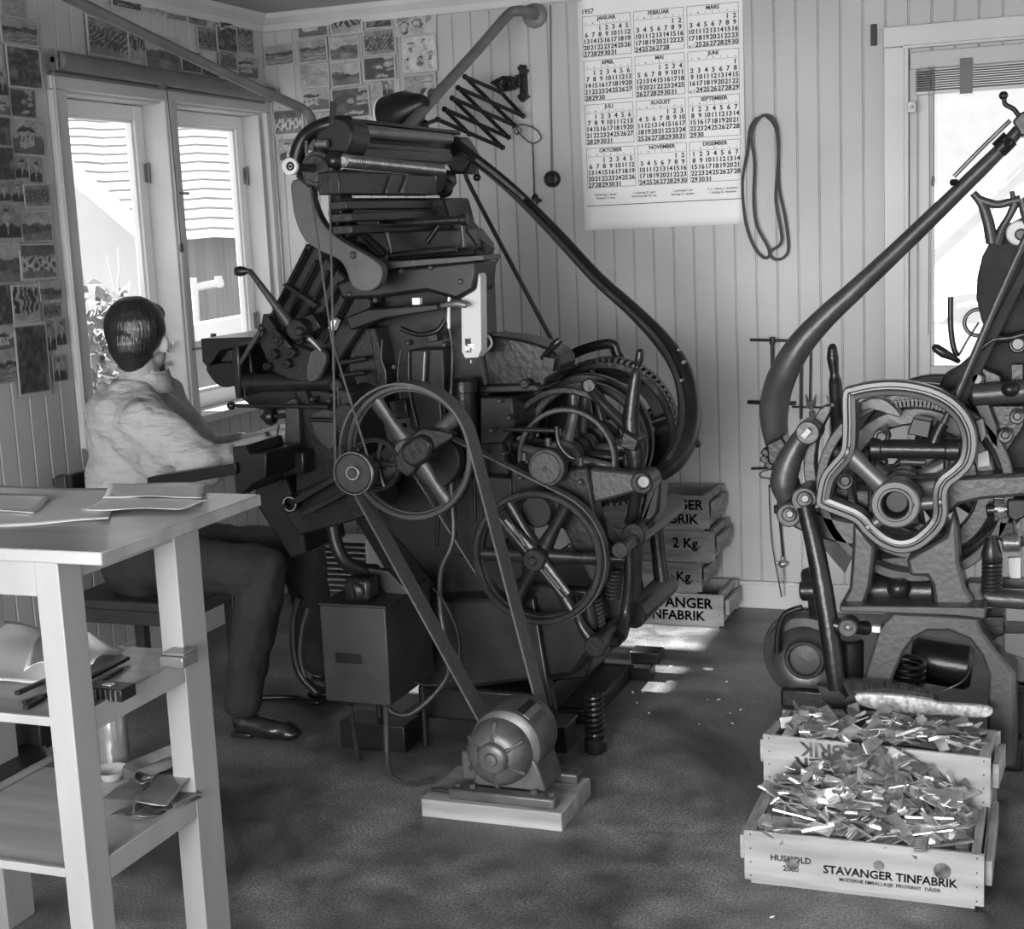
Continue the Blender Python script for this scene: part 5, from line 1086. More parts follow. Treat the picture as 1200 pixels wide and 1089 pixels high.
# --- casting mechanism at right: cams on one long shaft
hx = at(643, 547, 4.0); hz_ = hx.z
MB().disc(hx, .056, 3.975, 4.02).disc(hx, .048, 3.968, 3.98).disc(hx, .006, 3.962, 3.97).build('shaft_cap', IRON2, LM)
MB().cyl((hx.x, 4.0, hz_), (hx.x, 4.8, hz_), .032).build('cam_shaft', IRON, LM)
for y, r, rim, m_, nm, dx, dz in ((4.13, .160, .016, IRON2, 'cam', .01, .0), (4.20, .205, .022, IRON, 'cam', -.01, .01), (4.29, .200, .024, IRON2, 'cam', .02, .02), (4.38, .215, .03, IRON, 'cam', .0, .02), (4.55, .238, .025, IRON, 'gear_wheel', .01, .02), (4.63, .235, .08, BLACK, 'cam', .0, .03)):
    c = Vector((hx.x+dx, 0, hz_+dz)); w_ = MB().ring(c, r, r-rim, y, y+.035, 64, .004).disc(Vector((hx.x, 0, hz_)), .06, y-.01, y+.045)
    for k in range(4):
        a = .4+y+k*PI/2; d = Vector((math.cos(a), 0, math.sin(a))); w_.tube([Vector((hx.x, y+.017, hz_))+d*.04, Vector((c.x, y+.017, c.z))+d*(r-rim+.004)], [(.012, .022), (.010, .016)], 10, flat=(0, 1, 0))
    if nm == 'gear_wheel':
        for k in range(72): a = 2*PI*k/72; d = Vector((math.cos(a), 0, math.sin(a))); w_.cbox(c+d*(r+.004)+Vector((0, y+.017, 0)), (.014, .03, .010), Matrix.Rotation(-a, 3, 'Y'))
    w_.build(nm, m_, LM)
tb_('cam_guard', [(675, 446, 4.6), (682, 434, 4.6), (700, 428, 4.6), (720, 431, 4.6), (740, 440, 4.6), (752, 452, 4.6)], .013, IRON)
MB().tube(spath([(655, 432, 4.75), (672, 415, 4.75), (700, 405, 4.75), (718, 404, 4.75), (723, 415, 4.75), (736, 437, 4.75)], 4), [(.012, .018)]*21, 10, flat=(0, 1, 0)).build('pot_lever', BLACK, LM)
pr('frame_plate', [(598, 545), (622, 552), (640, 570), (665, 550), (688, 547), (697, 600), (712, 660), (706, 690), (690, 680), (660, 620), (620, 612), (598, 600)], 4.04, 4.12, IRON, bev=.008)
pr('pivot_arm', [(690, 549), (756, 556), (766, 566), (762, 578), (748, 576), (704, 588), (694, 590)], 4.06, 4.12, IRON2, bev=.008)
MB().disc(at(754, 565, 4.04), .034, 4.02, 4.12).disc(at(754, 565, 4.02), .020, 4.005, 4.03).build('pivot_joint', IRON, LM)
MB().disc(at(754, 565, 4.0), .018, 4.0, 4.008).build('pivot_pin', STEELD, LM)
tb_('hand_lever', [(750, 409, 4.16), (750, 412, 4.16), (749, 422, 4.16), (747, 430, 4.16), (745, 440, 4.16), (741, 470, 4.16), (739, 500, 4.16), (744, 530, 4.16), (746, 560, 4.16), (742, 600, 4.18), (735, 612, 4.2)], [.005, .012, .013, .008, .016, .022, .028, .030, .022, .018, .012], IRON, n=16)
tb_('lever_branch', [(688, 450, 4.2), (700, 466, 4.18), (718, 484, 4.17), (738, 504, 4.16)], [.018, .015, .017, .022], IRON)
MB().cyl(at(690, 452, 4.16), at(690, 452, 4.26), .022).build('cam_roller', IRON, LM)
pr('square_collar', [(730, 505), (748, 516), (744, 530), (726, 524)], 4.1, 4.2, IRON, bev=.004)
cy('tie_rod', (590, 503, 4.02), (652, 505, 4.02), .007, IRON); tb_('bell_crank', [(652, 500, 4.0), (655, 520, 4.0), (666, 534, 4.0), (674, 538, 4.0)], [.006, .008, .009, .006], IRON)
for p in ((642, 513), (614, 530), (680, 536), (655, 502)): MB().cyl(at(p[0], p[1], 4.02), at(p[0], p[1]+10, 4.02), .010, 8).build('bolt', IRON2, LM)
pr('lower_frame', [(690, 600), (720, 640), (735, 660), (760, 560), (775, 560), (772, 600), (745, 640), (742, 700), (725, 760), (700, 760)], 4.22, 4.32, BLACK, bev=.01)
MB().disc(at(628, 600, 4.0), .05, 4.0, 4.3).build('plunger_boss', BLACK, LM)
# pot
pt = pr('metal_pot', [(562, 398), (580, 394), (610, 398), (640, 407), (655, 420), (654, 437), (640, 445), (632, 456), (562, 456)], 4.18, 4.34, IRON, bev=.02, sm=2)
pr('pot_flange', [(560, 452), (628, 450), (632, 459), (560, 462)], 4.14, 4.36, BLACK); MB().disc(at(615, 450, 4.14), .015, 4.13, 4.16).build('bolt', IRON, LM)
tb_('pot_handle', [(635, 420, 4.16), (643, 411, 4.14), (650, 404, 4.12), (657, 398, 4.12)], [.007, .009, .013, .010], IRON)
tb_('pot_link', [(634, 445, 4.2), (648, 437, 4.2), (654, 430, 4.2)], [.012, .016, .018], IRON); pr('pot_cap', [(636, 418), (650, 420), (648, 436), (636, 430)], 4.14, 4.3, BLACK, bev=.002)
MB().lathe(at(547, 522, 4.08), [(.030, 0), (.036, .01), (.037, .165), (.041, .168), (.041, .200), (.034, .208), (.001, .210)], 'Z', 28).build('canister', IRON, LM)
pr('mould_block', [(562, 465), (600, 465), (604, 500), (590, 520), (562, 522)], 4.1, 4.3, BLACK); cy('ejector_rod', (602, 462, 4.2), (606, 485, 4.2), .018, IRON)
pr('back_post', [(622, 458), (640, 456), (626, 486), (612, 486)], 4.3, 4.4, BLACK)
for x in (521, 531, 555, 566): cy('ejector_rod', (x, 528, 4.1), (x+2, 610, 4.1), .006, IRON)
pr('vise_frame', [(520, 555), (600, 560), (604, 620), (570, 660), (530, 650)], 4.1, 4.16, BLACK)
MB().cbox(at(596, 575, 4.15), (.02, .02, .05)).build('white_tag', WHITE, LM)
# shafts across the machine and lower levers
def across(name, px, py, y0, y1, r, m=IRON):
    p = at(px, py, y0); return MB().cyl(p, (p.x, y1, p.z), r, 22, .004).build(name, m, LM)
across('cross_shaft', 727, 645, 3.98, 4.5, .020, IRON); across('shaft_sleeve', 742, 628, 4.12, 4.62, .038, IRON); MB().disc(at(728, 644, 3.97), .026, 3.955, 3.985).build('shaft_end', IRON, LM)
across('lower_shaft', 700, 752, 4.0, 4.6, .022, IRON); across('lower_sleeve', 742, 722, 4.3, 4.72, .042, IRON); MB().disc(at(699, 757, 3.98), .034, 3.965, 4.02).build('shaft_end', IRON, LM)
tb_('lever_link', [(680, 645, 4.06), (705, 640, 4.05), (722, 646, 4.05), (764, 612, 4.2)], [.014, .009, .009, .012], IRON)
tb_('lower_lever', [(737, 640, 4.2), (738, 680, 4.2), (733, 720, 4.2), (725, 745, 4.15)], [.022, .018, .018, .022], IRON); tb_('lower_lever', [(768, 610, 4.5), (772, 650, 4.5), (776, 680, 4.5)], [.026, .024, .028], IRON)
tb_('lower_lever', [(672, 700, 4.02), (680, 730, 4.02), (692, 748, 4.02)], [.012, .014, .02], IRON)
cy('lever_end', (706, 655, 4.0), (731, 655, 4.0), .012, IRON)
MB().helix(at(722, 665, 4.22), at(717, 700, 4.22), .022, .0055, 8).build('coil_spring', IRON2, LM); MB().helix(at(694, 700, 4.12), at(700, 738, 4.12), .024, .006, 8).build('coil_spring', IRON2, LM)
p = at(694, 772, 4.03); MB().helix((p.x, p.y, .05), (p.x, p.y, .185), .026, .0075, 8).build('coil_spring', IRON, LM); MB().cyl((p.x, p.y, 0), (p.x, p.y, .19), .018).cyl((p.x, p.y, 0), (p.x, p.y, .045), .036).build('spring_post', BLACK, LM)
pr('pedestal', [(590, 700), (640, 690), (700, 760), (686, 795), (640, 800), (600, 770)], 4.15, 4.5, BLACK)
MB().box((-1.62, 4.25, 0), (-1.40, 4.72, .055)).build('rear_foot', BLACK, LM, bevel=.008)
MB().cbox((-1.36, 4.80, .075), (.11, .08, .045)).build('levelling_wedge', BLACK, LM, bevel=.006)
# conduit hanging on the machine
tb_('conduit', [(527, 520, 3.98), (529, 575, 3.98), (531, 632, 3.96), (517, 668, 3.95), (516, 712, 3.95), (524, 766, 3.93), (524, 792, 3.9), (505, 818, 3.86), (480, 837, 3.82), (462, 836, 3.8), (454, 828, 3.8)], .009, IRON2, n=12)
tb_('conduit', [(508, 690, 3.93), (520, 705, 3.9), (534, 735, 3.9), (538, 760, 3.9), (535, 785, 3.9), (525, 800, 3.9), (500, 803, 3.85), (486, 800, 3.82)], .0028, RUB, n=6)
tb_('conduit', [(512, 524, 3.98), (514, 580, 3.98), (512, 640, 4.0)], .006, IRON)
# intermediate drive bracket under the keyboard
pr('drive_bracket', [(330, 590), (345, 578), (396, 555), (440, 570), (445, 600), (410, 612), (352, 628), (338, 612)], 3.84, 3.98, IRON, bev=.006)
pr('drive_rail', [(340, 586), (392, 557), (396, 563), (346, 592)], 3.78, 3.84, BLACK, bev=.003); pr('drive_rail', [(352, 600), (402, 575), (406, 580), (356, 606)], 3.78, 3.84, IRON, bev=.003)
MB().disc(at(337, 592, 3.8), .026, 3.80, 3.9).ring(at(339, 591, 3.79), .022, .017, 3.785, 3.81).disc(at(334, 593, 3.78), .007, 3.77, 3.80).build('guide_roller', IRON, LM); MB().ring(at(339, 591, 3.78), .0225, .0195, 3.780, 3.785).build('bright_rim', STEEL, LM)
pr('under_casting', [(300, 560), (335, 560), (350, 600), (360, 650), (340, 655), (305, 600), (298, 590)], 4.02, 4.3, BLACK, bev=.008)
tb_('curved_leg', [(388, 600, 3.98), (392, 630, 3.97), (402, 655, 3.97), (420, 668, 4.0), (440, 672, 4.05)], [.026, .022, .022, .026, .03], BLACK)
# ================================================================ CONTROL BOX, MOTOR, BLOCKS
cbx = empty('control_box', at(435, 760, 3.8), 'dark sheet-metal control box beside the machine, standing on thin legs', 'box')
def pbox(a_, b_, y0, y1): p, q_ = at(a_[0], a_[1], y0), at(b_[0], b_[1], y0); return (min(p.x, q_.x), y0, min(p.z, q_.z)), (max(p.x, q_.x), y1, max(p.z, q_.z))
BXM = mat('box_paint', .02, .5, var=.3, scale=8, bump=.1)
l_, h_ = pbox((374, 709), (458, 828), 3.66, 3.98); MB().box(l_, h_).build('case', BXM, cbx, bevel=.004)
MB().box((l_[0]-.002, l_[1]-.002, h_[2]), (h_[0]+.002, h_[1]+.002, h_[2]+.006)).build('lid', BXM, cbx, bevel=.002)
MB().cbox(((l_[0]+h_[0])/2-.02, l_[1]-.002, (l_[2]+h_[2])/2-.01), (.085, .003, .03)).build('name_plate', IRON, cbx, bevel=.001)
s0 = Vector((at(420, 690, 3.70).x, 3.72, h_[2]+.006))
MB().cbox(s0+Vector((0, .0, .036)), (.085, .07, .072)).build('switch_housing', BLACK, cbx, bevel=.014)
MB().lathe(s0+Vector((-.0, -.036, .034)), [(.026, 0), (.026, -.008), (.018, -.014), (.001, -.014)], 'Y', 24).cbox(s0+Vector((0, -.052, .034)), (.008, .016, .03)).build('switch_knob', BLACK, cbx)
MB().prism([(s0.x+.04, s0.z), (s0.x+.12, s0.z), (s0.x+.05, s0.z+.07), (s0.x-.02, s0.z+.075)], 3.80, 3.83).build('switch_bracket', BXM, cbx, bevel=.002)
bp1 = atZ(420, 890); bt1 = at(411, 826, 3.72)
MB().tube([bt1, at(414, 850, 3.745), bp1+Vector((0, 0, .0))], .008, 10).build('leg', IRON2, cbx)
for x, y in ((l_[0]+.03, 3.95), (h_[0]-.03, 3.95)): MB().cyl((x, y, 0), (x, y, l_[2]), .01).build('leg', IRON, cbx)
for k, pts in enumerate(([(352, 700), (345, 725), (345, 760), (352, 790), (372, 812)], [(362, 712), (355, 735), (352, 770), (360, 800)])):
    tb_('side_cable', [(x, y, 3.8) for x, y in pts], .014 if k == 0 else .008, BLACK if k == 0 else IRON2, cbx)
tag(tb_('floor_cable', [(326, 806, 4.1), (345, 806, 4.08), (362, 813, 4.0), (376, 820, 3.9)], .012, BLACK, None) if 0 else MB().tube(smoothc([atZ(300, 822)+Vector((0, 0, .012)), atZ(345, 822)+Vector((0, 0, .014)), atZ(372, 828)+Vector((0, 0, .014)), atZ(400, 815)+Vector((0, 0, .012))], 5, False), .011, 10).build('floor_cable', BLACK), 'thick black cable on the floor left of the control box', 'cable')
tag(tb_('motor_conduit', [(452, 828, 3.70), (453, 860, 3.66), (454, 888, 3.63), (458, 908, 3.6), (472, 917, 3.57), (490, 918, 3.53), (508, 913, 3.50)], .0085, IRON2, LM, n=12), 'bent steel conduit running from the control box down to the motor', 'conduit')
o = bpy.data.objects[[x.name for x in C.objects if x.name.startswith('motor_conduit')][0]]; o.parent = None; o.location = wloc(LM)
p = atZ(430, 872); tag(MB().box((at(395, 860, 3.86).x, 3.88, 0), (at(470, 850, 3.86).x, 4.0, .085)).build('floor_block', BLACK, bevel=.004), 'black wooden block on the floor under the control box', 'block')
fbk = MB().box((-1.505, 3.99, 0), (-1.395, 4.09, .085)).build('floor_block', BLACK, bevel=.004); tag(fbk, 'dark block standing behind the motor with a bright top plate', 'block')
MB().box((-1.51, 3.985, .0855), (-1.39, 4.095, .093)).build('top_plate', STEELD, fbk, bevel=.001)
MB().cyl((-1.46, 4.03, .093), (-1.46, 4.03, .135), .022, 6).build('levelling_bolt', IRON, fbk)
tag(MB().box((-1.55, 4.73, 0), (-1.33, 4.80, .052)).build('floor_beam', BLACK, bevel=.004), 'black beam under the rear right foot of the machine', 'beam')
pr('rear_leg', [(606, 715), (625, 700), (650, 850), (668, 862), (664, 875), (640, 872), (628, 800)], 4.03, 4.08, BLACK, bev=.005)
bdz = .052
bd = MB().box((-1.635, 3.44, 0), (-1.225, 3.70, bdz)).build('motor_board', PINE, bevel=.003); tag(bd, 'thick pale plank under the electric motor on the floor', 'plank')
mt = empty('electric_motor', (-1.43, 3.55, bdz), 'round dark electric motor bolted on a plank on the floor', 'motor')
mc = at(588, 878, 3.47); mc = Vector((mc.x-.005, 0, .200)); MR = .100
MOT = mat('motor_paint', .05, .38, var=.35, scale=14, bump=.1)
MB().lathe((mc.x, 0, mc.z), [(MR-.02, 3.50), (MR, 3.512), (MR+.004, 3.53), (MR+.004, 3.64), (MR, 3.66), (MR-.02, 3.67)], 'Y', 44).build('body', MOT, mt)
eb = MB().lathe((mc.x-.012, 0, mc.z-.012), [(MR-.005, 3.505), (MR-.008, 3.485), (MR-.02, 3.462), (.062, 3.447), (.045, 3.444), (.042, 3.436), (.036, 3.432), (.02, 3.430), (.016, 3.424), (.001, 3.422)], 'Y', 40)
for k in range(6):
    a = PI/6+k*PI/3; d = Vector((math.cos(a), 0, math.sin(a))); eb.tube([Vector((mc.x-.012, 3.444, mc.z-.012))+d*.045, Vector((mc.x-.012, 3.470, mc.z-.012))+d*.09], .007, 8)
eb.build('end_bell', MOT, mt)
for k in (-1, 0, 1): a = PI*.30+k*.2; MB().cbox((mc.x+(MR+.004)*math.cos(a), 3.57, mc.z+(MR+.004)*math.sin(a)), (.004, .10, .02), Matrix.Rotation(-a, 3, 'Y')).build('vent_slot' if k else 'name_plate', BLACK if k else STEELD, mt, smooth=False)
MB().disc(Vector((cM.x, 0, cM.z)), .079, 3.685, 3.775).cyl((cM.x, 3.66, cM.z), (cM.x, 3.78, cM.z), .012).build('pulley', IRON, mt)
fm = MB(); z_ = bdz+.03
fm.box((mc.x-.155, 3.455, bdz), (mc.x+.155, 3.50, z_)).box((mc.x-.10, 3.64, bdz), (mc.x+.16, 3.685, z_)).build('slide_rail', MOT, mt, bevel=.006)
MB().prism([(mc.x-.10, z_), (mc.x+.115, z_), (mc.x+.10, z_+.05), (mc.x+.085, z_+.09), (mc.x-.085, z_+.06)], 3.50, 3.65).build('foot', MOT, mt, bevel=.006)
for x in (-.135, -.09, .09, .14): MB().cyl((mc.x+x, 3.478, z_), (mc.x+x, 3.478, z_+.012), .009, 6).build('bolt', MOT, mt)
MB().cbox((mc.x-.115, 3.56, z_+.045), (.05, .08, .085)).build('terminal_box', MOT, mt, bevel=.008)
MB().tube([(mc.x-.15, 3.47, bdz+.018), (mc.x-.21, 3.47, bdz+.018)], .006, 8).build('adjusting_screw', IRON, mt)

# small fittings on the machine's side
random.seed(12)
for x, y in ((470, 318), (505, 314), (540, 330), (410, 345), (440, 352), (478, 402), (521, 404), (516, 470), (470, 500), (462, 430), (420, 480), (366, 468), (386, 470), (352, 545), (318, 545), (585, 470), (596, 490), (575, 505), (590, 532), (610, 560), (680, 565), (668, 640), (610, 580)):
    Yb = 4.02 if y < 360 and x > 400 else (4.07 if x < 560 else 4.03)
    if x < 420 and y > 440: Yb = 3.99 if x < 360 and y > 500 else 4.045
    c = at(x, y, Yb); MB().disc(c, .0085, Yb-.008, Yb+.03).build('bolt', IRON2, LM)
tb_('oil_line', [(448, 398, 4.05), (447, 420, 4.05), (452, 440, 4.05), (449, 470, 4.05), (436, 490, 4.05)], .0035, IRON2)
tb_('oil_line', [(515, 470, 4.07), (517, 500, 4.06), (512, 520, 4.05)], .004, IRON2)
tb_('oil_line', [(470, 410, 4.07), (466, 440, 4.07), (470, 470, 4.07)], .003, IRON2)
cy('cross_rod', (400, 425, 4.05), (430, 420, 4.05), .009, IRON); cy('cross_rod', (398, 440, 4.05), (428, 437, 4.05), .009, IRON)
pr('adjusting_plate', [(500, 392), (512, 391), (513, 400), (501, 402)], 4.05, 4.1, IRON, bev=.003)
pr('lower_bracket', [(455, 470), (475, 468), (478, 490), (460, 492)], 4.05, 4.1, IRON, bev=.004)
tb_('entry_pipe', [(470, 385, 4.05), (490, 392, 4.05), (512, 388, 4.05), (522, 375, 4.06)], .008, BLACK)

pr('rear_column', [(410, 300), (548, 300), (552, 400), (560, 470), (575, 600), (560, 700), (470, 700), (410, 600)], 4.36, 4.6, BLACK)
# ================================================================ RIGHT TYPESETTING MACHINE
RM = empty('typesetting_machine', (-.15, 4.3, 0), 'second typesetting machine cut by the right picture edge, with large open eccentric cam', 'machine')
MATTE = mat('matte_cast_paint', .030, .65, var=.25, scale=12, spec=.12)
def inset(poly, w):
    out = []; n = len(poly); area = sum(poly[i][0]*poly[(i+1) % n][1]-poly[(i+1) % n][0]*poly[i][1] for i in range(n)); s_ = 1 if area > 0 else -1
    for i in range(n):
        a, b_, c = Vector(poly[i-1]), Vector(poly[i]), Vector(poly[(i+1) % n]); t = (c-a).normalized(); out.append((b_.x-t.y*w*s_, b_.y+t.x*w*s_))
    return out
CW_ = [(987, 460), (1000, 452.5), (1021, 448), (1045, 446.5), (1069, 448.5), (1093, 454.5), (1114, 464.5), (1130, 478.5), (1140, 495), (1145, 513), (1144, 533), (1138, 549), (1126, 561.5), (1114, 571), (1110.5, 582), (1111, 602), (1106, 618), (1092, 634), (1074, 646), (1052, 649), (1030, 641), (1012, 626), (1000, 613), (976, 603), (958, 594.5), (956, 582), (962, 557), (974, 541), (984.5, 527), (986.5, 500)]
Yc = 3.86
co = [(p.x, p.y) for p in smoothc([Vector((x, z, 0)) for x, z in pp(CW_, Yc)], 4)]
s1 = sc(1050, 560, Yc)
rings = []
for w, y in ((0, Yc+.006), (.004, Yc), (.014, Yc), (.018, Yc+.006), (.022, Yc+.006), (.026, Yc-.006), (.036, Yc-.004), (.040, Yc+.010), (.040, Yc+.045), (.004, Yc+.05), (0, Yc+.044)):
    rings.append([(x, y, z) for x, z in inset(co, w)])
cwm = MB().loops(rings, closed=True)
hc = at(1050, 590, Yc)
cwm.ring(hc, .064, .038, Yc-.02, Yc+.06, 48, .005).ring(hc, .046, .036, Yc-.028, Yc, 48, .003)
def spoke(a_, b_, r0, r1): cwm.tube([at(a_[0], a_[1], Yc+.02), (at(a_[0], a_[1], Yc+.02)+at(b_[0], b_[1], Yc+.02))/2, at(b_[0], b_[1], Yc+.02)], [(.018, r0), (.016, min(r0, r1)*.8), (.018, r1)], 14, flat=(0, 1, 0))
spoke((990, 528), (1040, 575), .030, .030); spoke((1066, 592), (1106, 588), .022, .022); spoke((1040, 604), (1012, 622), .020, .026)
cwm.build('eccentric_cam', CASTL, RM)
MB().cyl((hc.x, Yc+.02, hc.z), (hc.x, 4.5, hc.z), .034).build('cam_shaft', BLACK, RM); MB().cbox(hc+Vector((.042, -.02, 0)), (.012, .012, .008)).build('shaft_key', IRON, RM)
# frame
def R(name, pts, y0, y1, m=CAST, bev=.006, sm=0): return pr(name, pts, y0, y1, m, RM, bev, sm)
R('frame_leg', [(1000, 612), (1026, 640), (1020, 690), (1012, 712), (982, 713), (995, 690), (998, 650)], 3.93, 4.03, CAST, .01)
R('frame_leg', [(1062, 655), (1108, 628), (1117, 600), (1122, 620), (1124, 660), (1132, 690), (1142, 704), (1138, 713), (1096, 713), (1092, 686), (1086, 676), (1066, 676)], 3.93, 4.03, CAST, .01)
R('bed_plate', [(984, 710), (1155, 712), (1155, 726), (1120, 722), (984, 717)], 3.88, 4.2, CAST, .004)
R('arch_base', [(1047, 718), (1145, 724), (1150, 740), (1166, 760), (1190, 790), (1190, 900), (1156, 900), (1158, 790), (1150, 768), (1136, 750), (1112, 740), (1088, 740), (1072, 748), (1060, 764), (1048, 790), (1036, 830), (1030, 880), (985, 880), (1010, 800), (1022, 762), (1030, 735)], 3.90, 4.15, CAST, .008)
R('gear_case', [(1018, 655), (1070, 652), (1072, 680), (1018, 682)], 4.06, 4.2, IRON2, .004)
MB().cyl(at(1012, 690, 4.05), at(1097, 692, 4.05), .048, 24).sphere(at(1053, 690, 3.99), .032, 14).build('drive_cylinder', IRON, RM)
for p in ((1036, 664), (1047, 666)): MB().disc(at(*p, 4.05), .010, 4.045, 4.06).build('screw', IRON2, RM)
R('main_beam', [(1030, 575), (1050, 563), (1200, 555), (1240, 555), (1240, 580), (1200, 582), (1150, 586), (1124, 592), (1112, 605), (1104, 596), (1090, 590), (1040, 590)], 3.98, 4.12, CAST, .01)
R('side_arm', [(934, 598), (960, 602), (990, 610), (1010, 612), (1012, 640), (990, 640), (950, 628), (928, 618)], 4.0, 4.08, CAST, .008)
R('lower_block', [(1020, 605), (1086, 625), (1070, 645), (1030, 630)], 4.0, 4.1, IRON, .008)
# cams seen through the open wheel
for y, r, rim, dx, dz, m_ in ((4.06, .215, .05, .03, .015, CAST), (4.16, .24, .028, -.005, .02, IRON2), (4.28, .27, .03, .03, .0, CAST), (4.42, .25, .06, .06, .0, IRON), (4.56, .285, .03, .06, -.02, CAST)):
    c = Vector((hc.x+dx, 0, hc.z+dz)); w_ = MB().ring(c, r, r-rim, y, y+.04, 64, .006).disc(Vector((hc.x, 0, hc.z)), .06, y-.01, y+.05)
    for k in range(3):
        a = .8+y*2+k*2*PI/3; d = Vector((math.cos(a), 0, math.sin(a))); w_.tube([Vector((hc.x, y+.02, hc.z))+d*.04, Vector((c.x, y+.02, c.z))+d*(r-rim+.004)], [(.012, .028), (.010, .020)], 10, flat=(0, 1, 0))
    w_.build('cam', m_, RM)
gt = MB(); c = Vector((hc.x+.03, 0, hc.z+.015))
gt.ring(c, .262, .235, 4.0, 4.05, 96)
for k in range(26):
    a = math.radians(38+k*2.6); d = Vector((math.cos(a), 0, math.sin(a))); gt.cbox(c+d*.236+Vector((0, 3.998, 0)), (.020, .02, .006), Matrix.Rotation(-a, 3, 'Y'))
gt.build('toothed_segment', IRON2, RM)
R('curved_fin', [(1002, 476), (1022, 466), (1040, 470), (1056, 486), (1052, 489), (1036, 484), (1018, 480), (1004, 486)], 3.97, 4.02, CAST, .003, 2)
cyl_ = MB().cyl(at(1022, 526, 3.93), at(1114, 527, 3.93), .026, 22, .006).cyl(at(1020, 526, 3.93), at(1034, 526, 3.93), .030, 22, .004).cyl(at(1108, 527, 3.93), at(1126, 527, 3.93), .030, 22, .004); cyl_.build('mould_slide_shaft', IRON, RM)
tb_('slide_branch', [(1094, 522, 3.93), (1098, 510, 3.93), (1105, 496, 3.93)], [.018, .016, .016], IRON, RM); cy('slide_rod', (1104, 500, 3.93), (1114, 478, 3.93), .009, IRON2, RM)
R('dark_block', [(1070, 490), (1092, 494), (1088, 514), (1063, 509)], 3.95, 4.02, BLACK, .003)
MB().disc(at(1033, 512, 3.94), .022, 3.93, 3.98).disc(at(1033, 512, 3.92), .014, 3.92, 3.94).build('pivot_joint', IRON2, RM); MB().disc(at(990, 564, 3.95), .024, 3.94, 4.0).disc(at(990, 564, 3.93), .015, 3.93, 3.95).build('pivot_joint', IRON2, RM)
R('bracket_block', [(980, 572), (994, 570), (994, 588), (980, 588)], 3.96, 4.02, IRON, .003); R('bracket_block', [(1003, 575), (1018, 575), (1018, 606), (1006, 604)], 3.94, 4.02, IRON, .003)
for x in (1022, 1110): cy('slide_post', (x, 530, 3.95), (x, 552, 3.95), .010, IRON, RM)
cy('slide_pin', (1055, 541, 3.95), (1085, 542, 3.95), .010, IRON2, RM); MB().sphere(at(1036, 541, 3.94), .012, 10).build('bolt', IRON, RM)
# left side: elevator arm, link, pivots, connecting rod
EB = [(1194, 152, 4.3), (1180, 168, 4.3), (1150, 198, 4.3), (1100, 247, 4.32), (1050, 295, 4.34), (1005, 337, 4.36), (965, 374, 4.36), (935, 408, 4.36), (915, 445, 4.34), (907, 480, 4.3), (909, 510, 4.26), (914, 530, 4.22)]
tb_('elevator_arm', EB, [.017, .018, .021, .024, .026, .029, .034, .040, .044, .044, .038, .030], CAST, RM, 20)
tb_('arm_collar', [(1170, 176, 4.3), (1184, 162, 4.3)], .026, IRON, RM); [MB().sphere(q_, .013, 8).build('bolt', IRON, RM) for q_ in (at(1181, 166, 4.26), at(1118, 214, 4.28))]
tb_('arm_spring', [(1118, 207, 4.27), (1150, 174, 4.27), (1184, 141, 4.27)], .006, STEELD, RM)
R('arm_head', [(1186, 142), (1196, 132), (1206, 128), (1210, 158), (1196, 160)], 4.22, 4.36, CAST, .006)
tb_('crank_wire', [(1177, 114, 4.28), (1178, 122, 4.28), (1188, 128, 4.28), (1194, 136, 4.28)], .0065, IRON, RM); MB().sphere(at(1176, 112, 4.28), .0125, 12).build('crank_ball', IRON, RM)
for p in ((897, 538), (902, 545), (912, 524), (898, 530)): MB().cbox(at(p[0], p[1], 4.18), (.026, .03, .022), Matrix.Rotation(.6, 3, 'Y')).build('clamp_nut', IRON, RM, bevel=.004)
R('clamp', [(898, 520), (916, 512), (924, 524), (914, 545), (900, 545)], 4.14, 4.24, IRON, .006)
MB().tube(spath([(946, 507, 4.08), (934, 522, 4.08), (923, 545, 4.08), (919, 568, 4.08), (926, 592, 4.08)], 5), srads([(.03), .030, .038, .040, .026], 5), 14).build('curved_link', CAST, RM)
MB().disc(at(947, 507, 4.04), .034, 4.03, 4.13).build('link_eye', CAST, RM); MB().cbox(at(945, 508, 4.02), (.014, .01, .028), Matrix.Rotation(.7, 3, 'Y')).build('link_pin', STEELD, RM)
tb_('release_spring', [(934, 560, 4.1), (938, 575, 4.1), (944, 590, 4.1)], .006, IRON, RM)
R('pivot_web', [(918, 590), (938, 576), (952, 590), (945, 608), (930, 614)], 4.0, 4.1, IRON, .008)
for p, r in (((943, 585), .036), ((925, 603), .034)):
    MB().disc(at(*p, 3.98), r, 3.965, 4.06).disc(at(*p, 3.96), r*.62, 3.952, 3.97).build('pivot_joint', CAST, RM); MB().disc(at(*p, 3.94), r*.34, 3.944, 3.955).build('pivot_pin', STEELD, RM)
tb_('connecting_rod', [(944, 594, 3.93), (955, 640, 3.91), (966, 700, 3.89), (975, 760, 3.87), (981, 808, 3.86)], [.024, .026, .028, .027, .024], IRON, RM, 18)
R('large_ring', [(960, 480), (975, 478), (960, 510), (955, 545), (960, 580), (950, 578), (942, 560), (943, 520)], 4.1, 4.16, CAST, .004, 3)
tb_('rod_cross', [(975, 732, 3.88), (994, 735, 3.88), (1016, 736, 3.92)], [.024, .018, .02], IRON, RM); MB().disc(at(994, 735, 3.86), .026, 3.845, 3.90).build('pivot_joint', CAST, RM); MB().sphere(at(994, 735, 3.845), .012, 10).build('pivot_pin', STEELD, RM)
MB().cbox(at(1027, 737, 3.87), (.022, .02, .018)).build('square_nut', TRIM, RM, bevel=.002)
cy('dash_pot', (996, 748, 3.97), (996, 800, 3.97), .038, BLACK, RM)
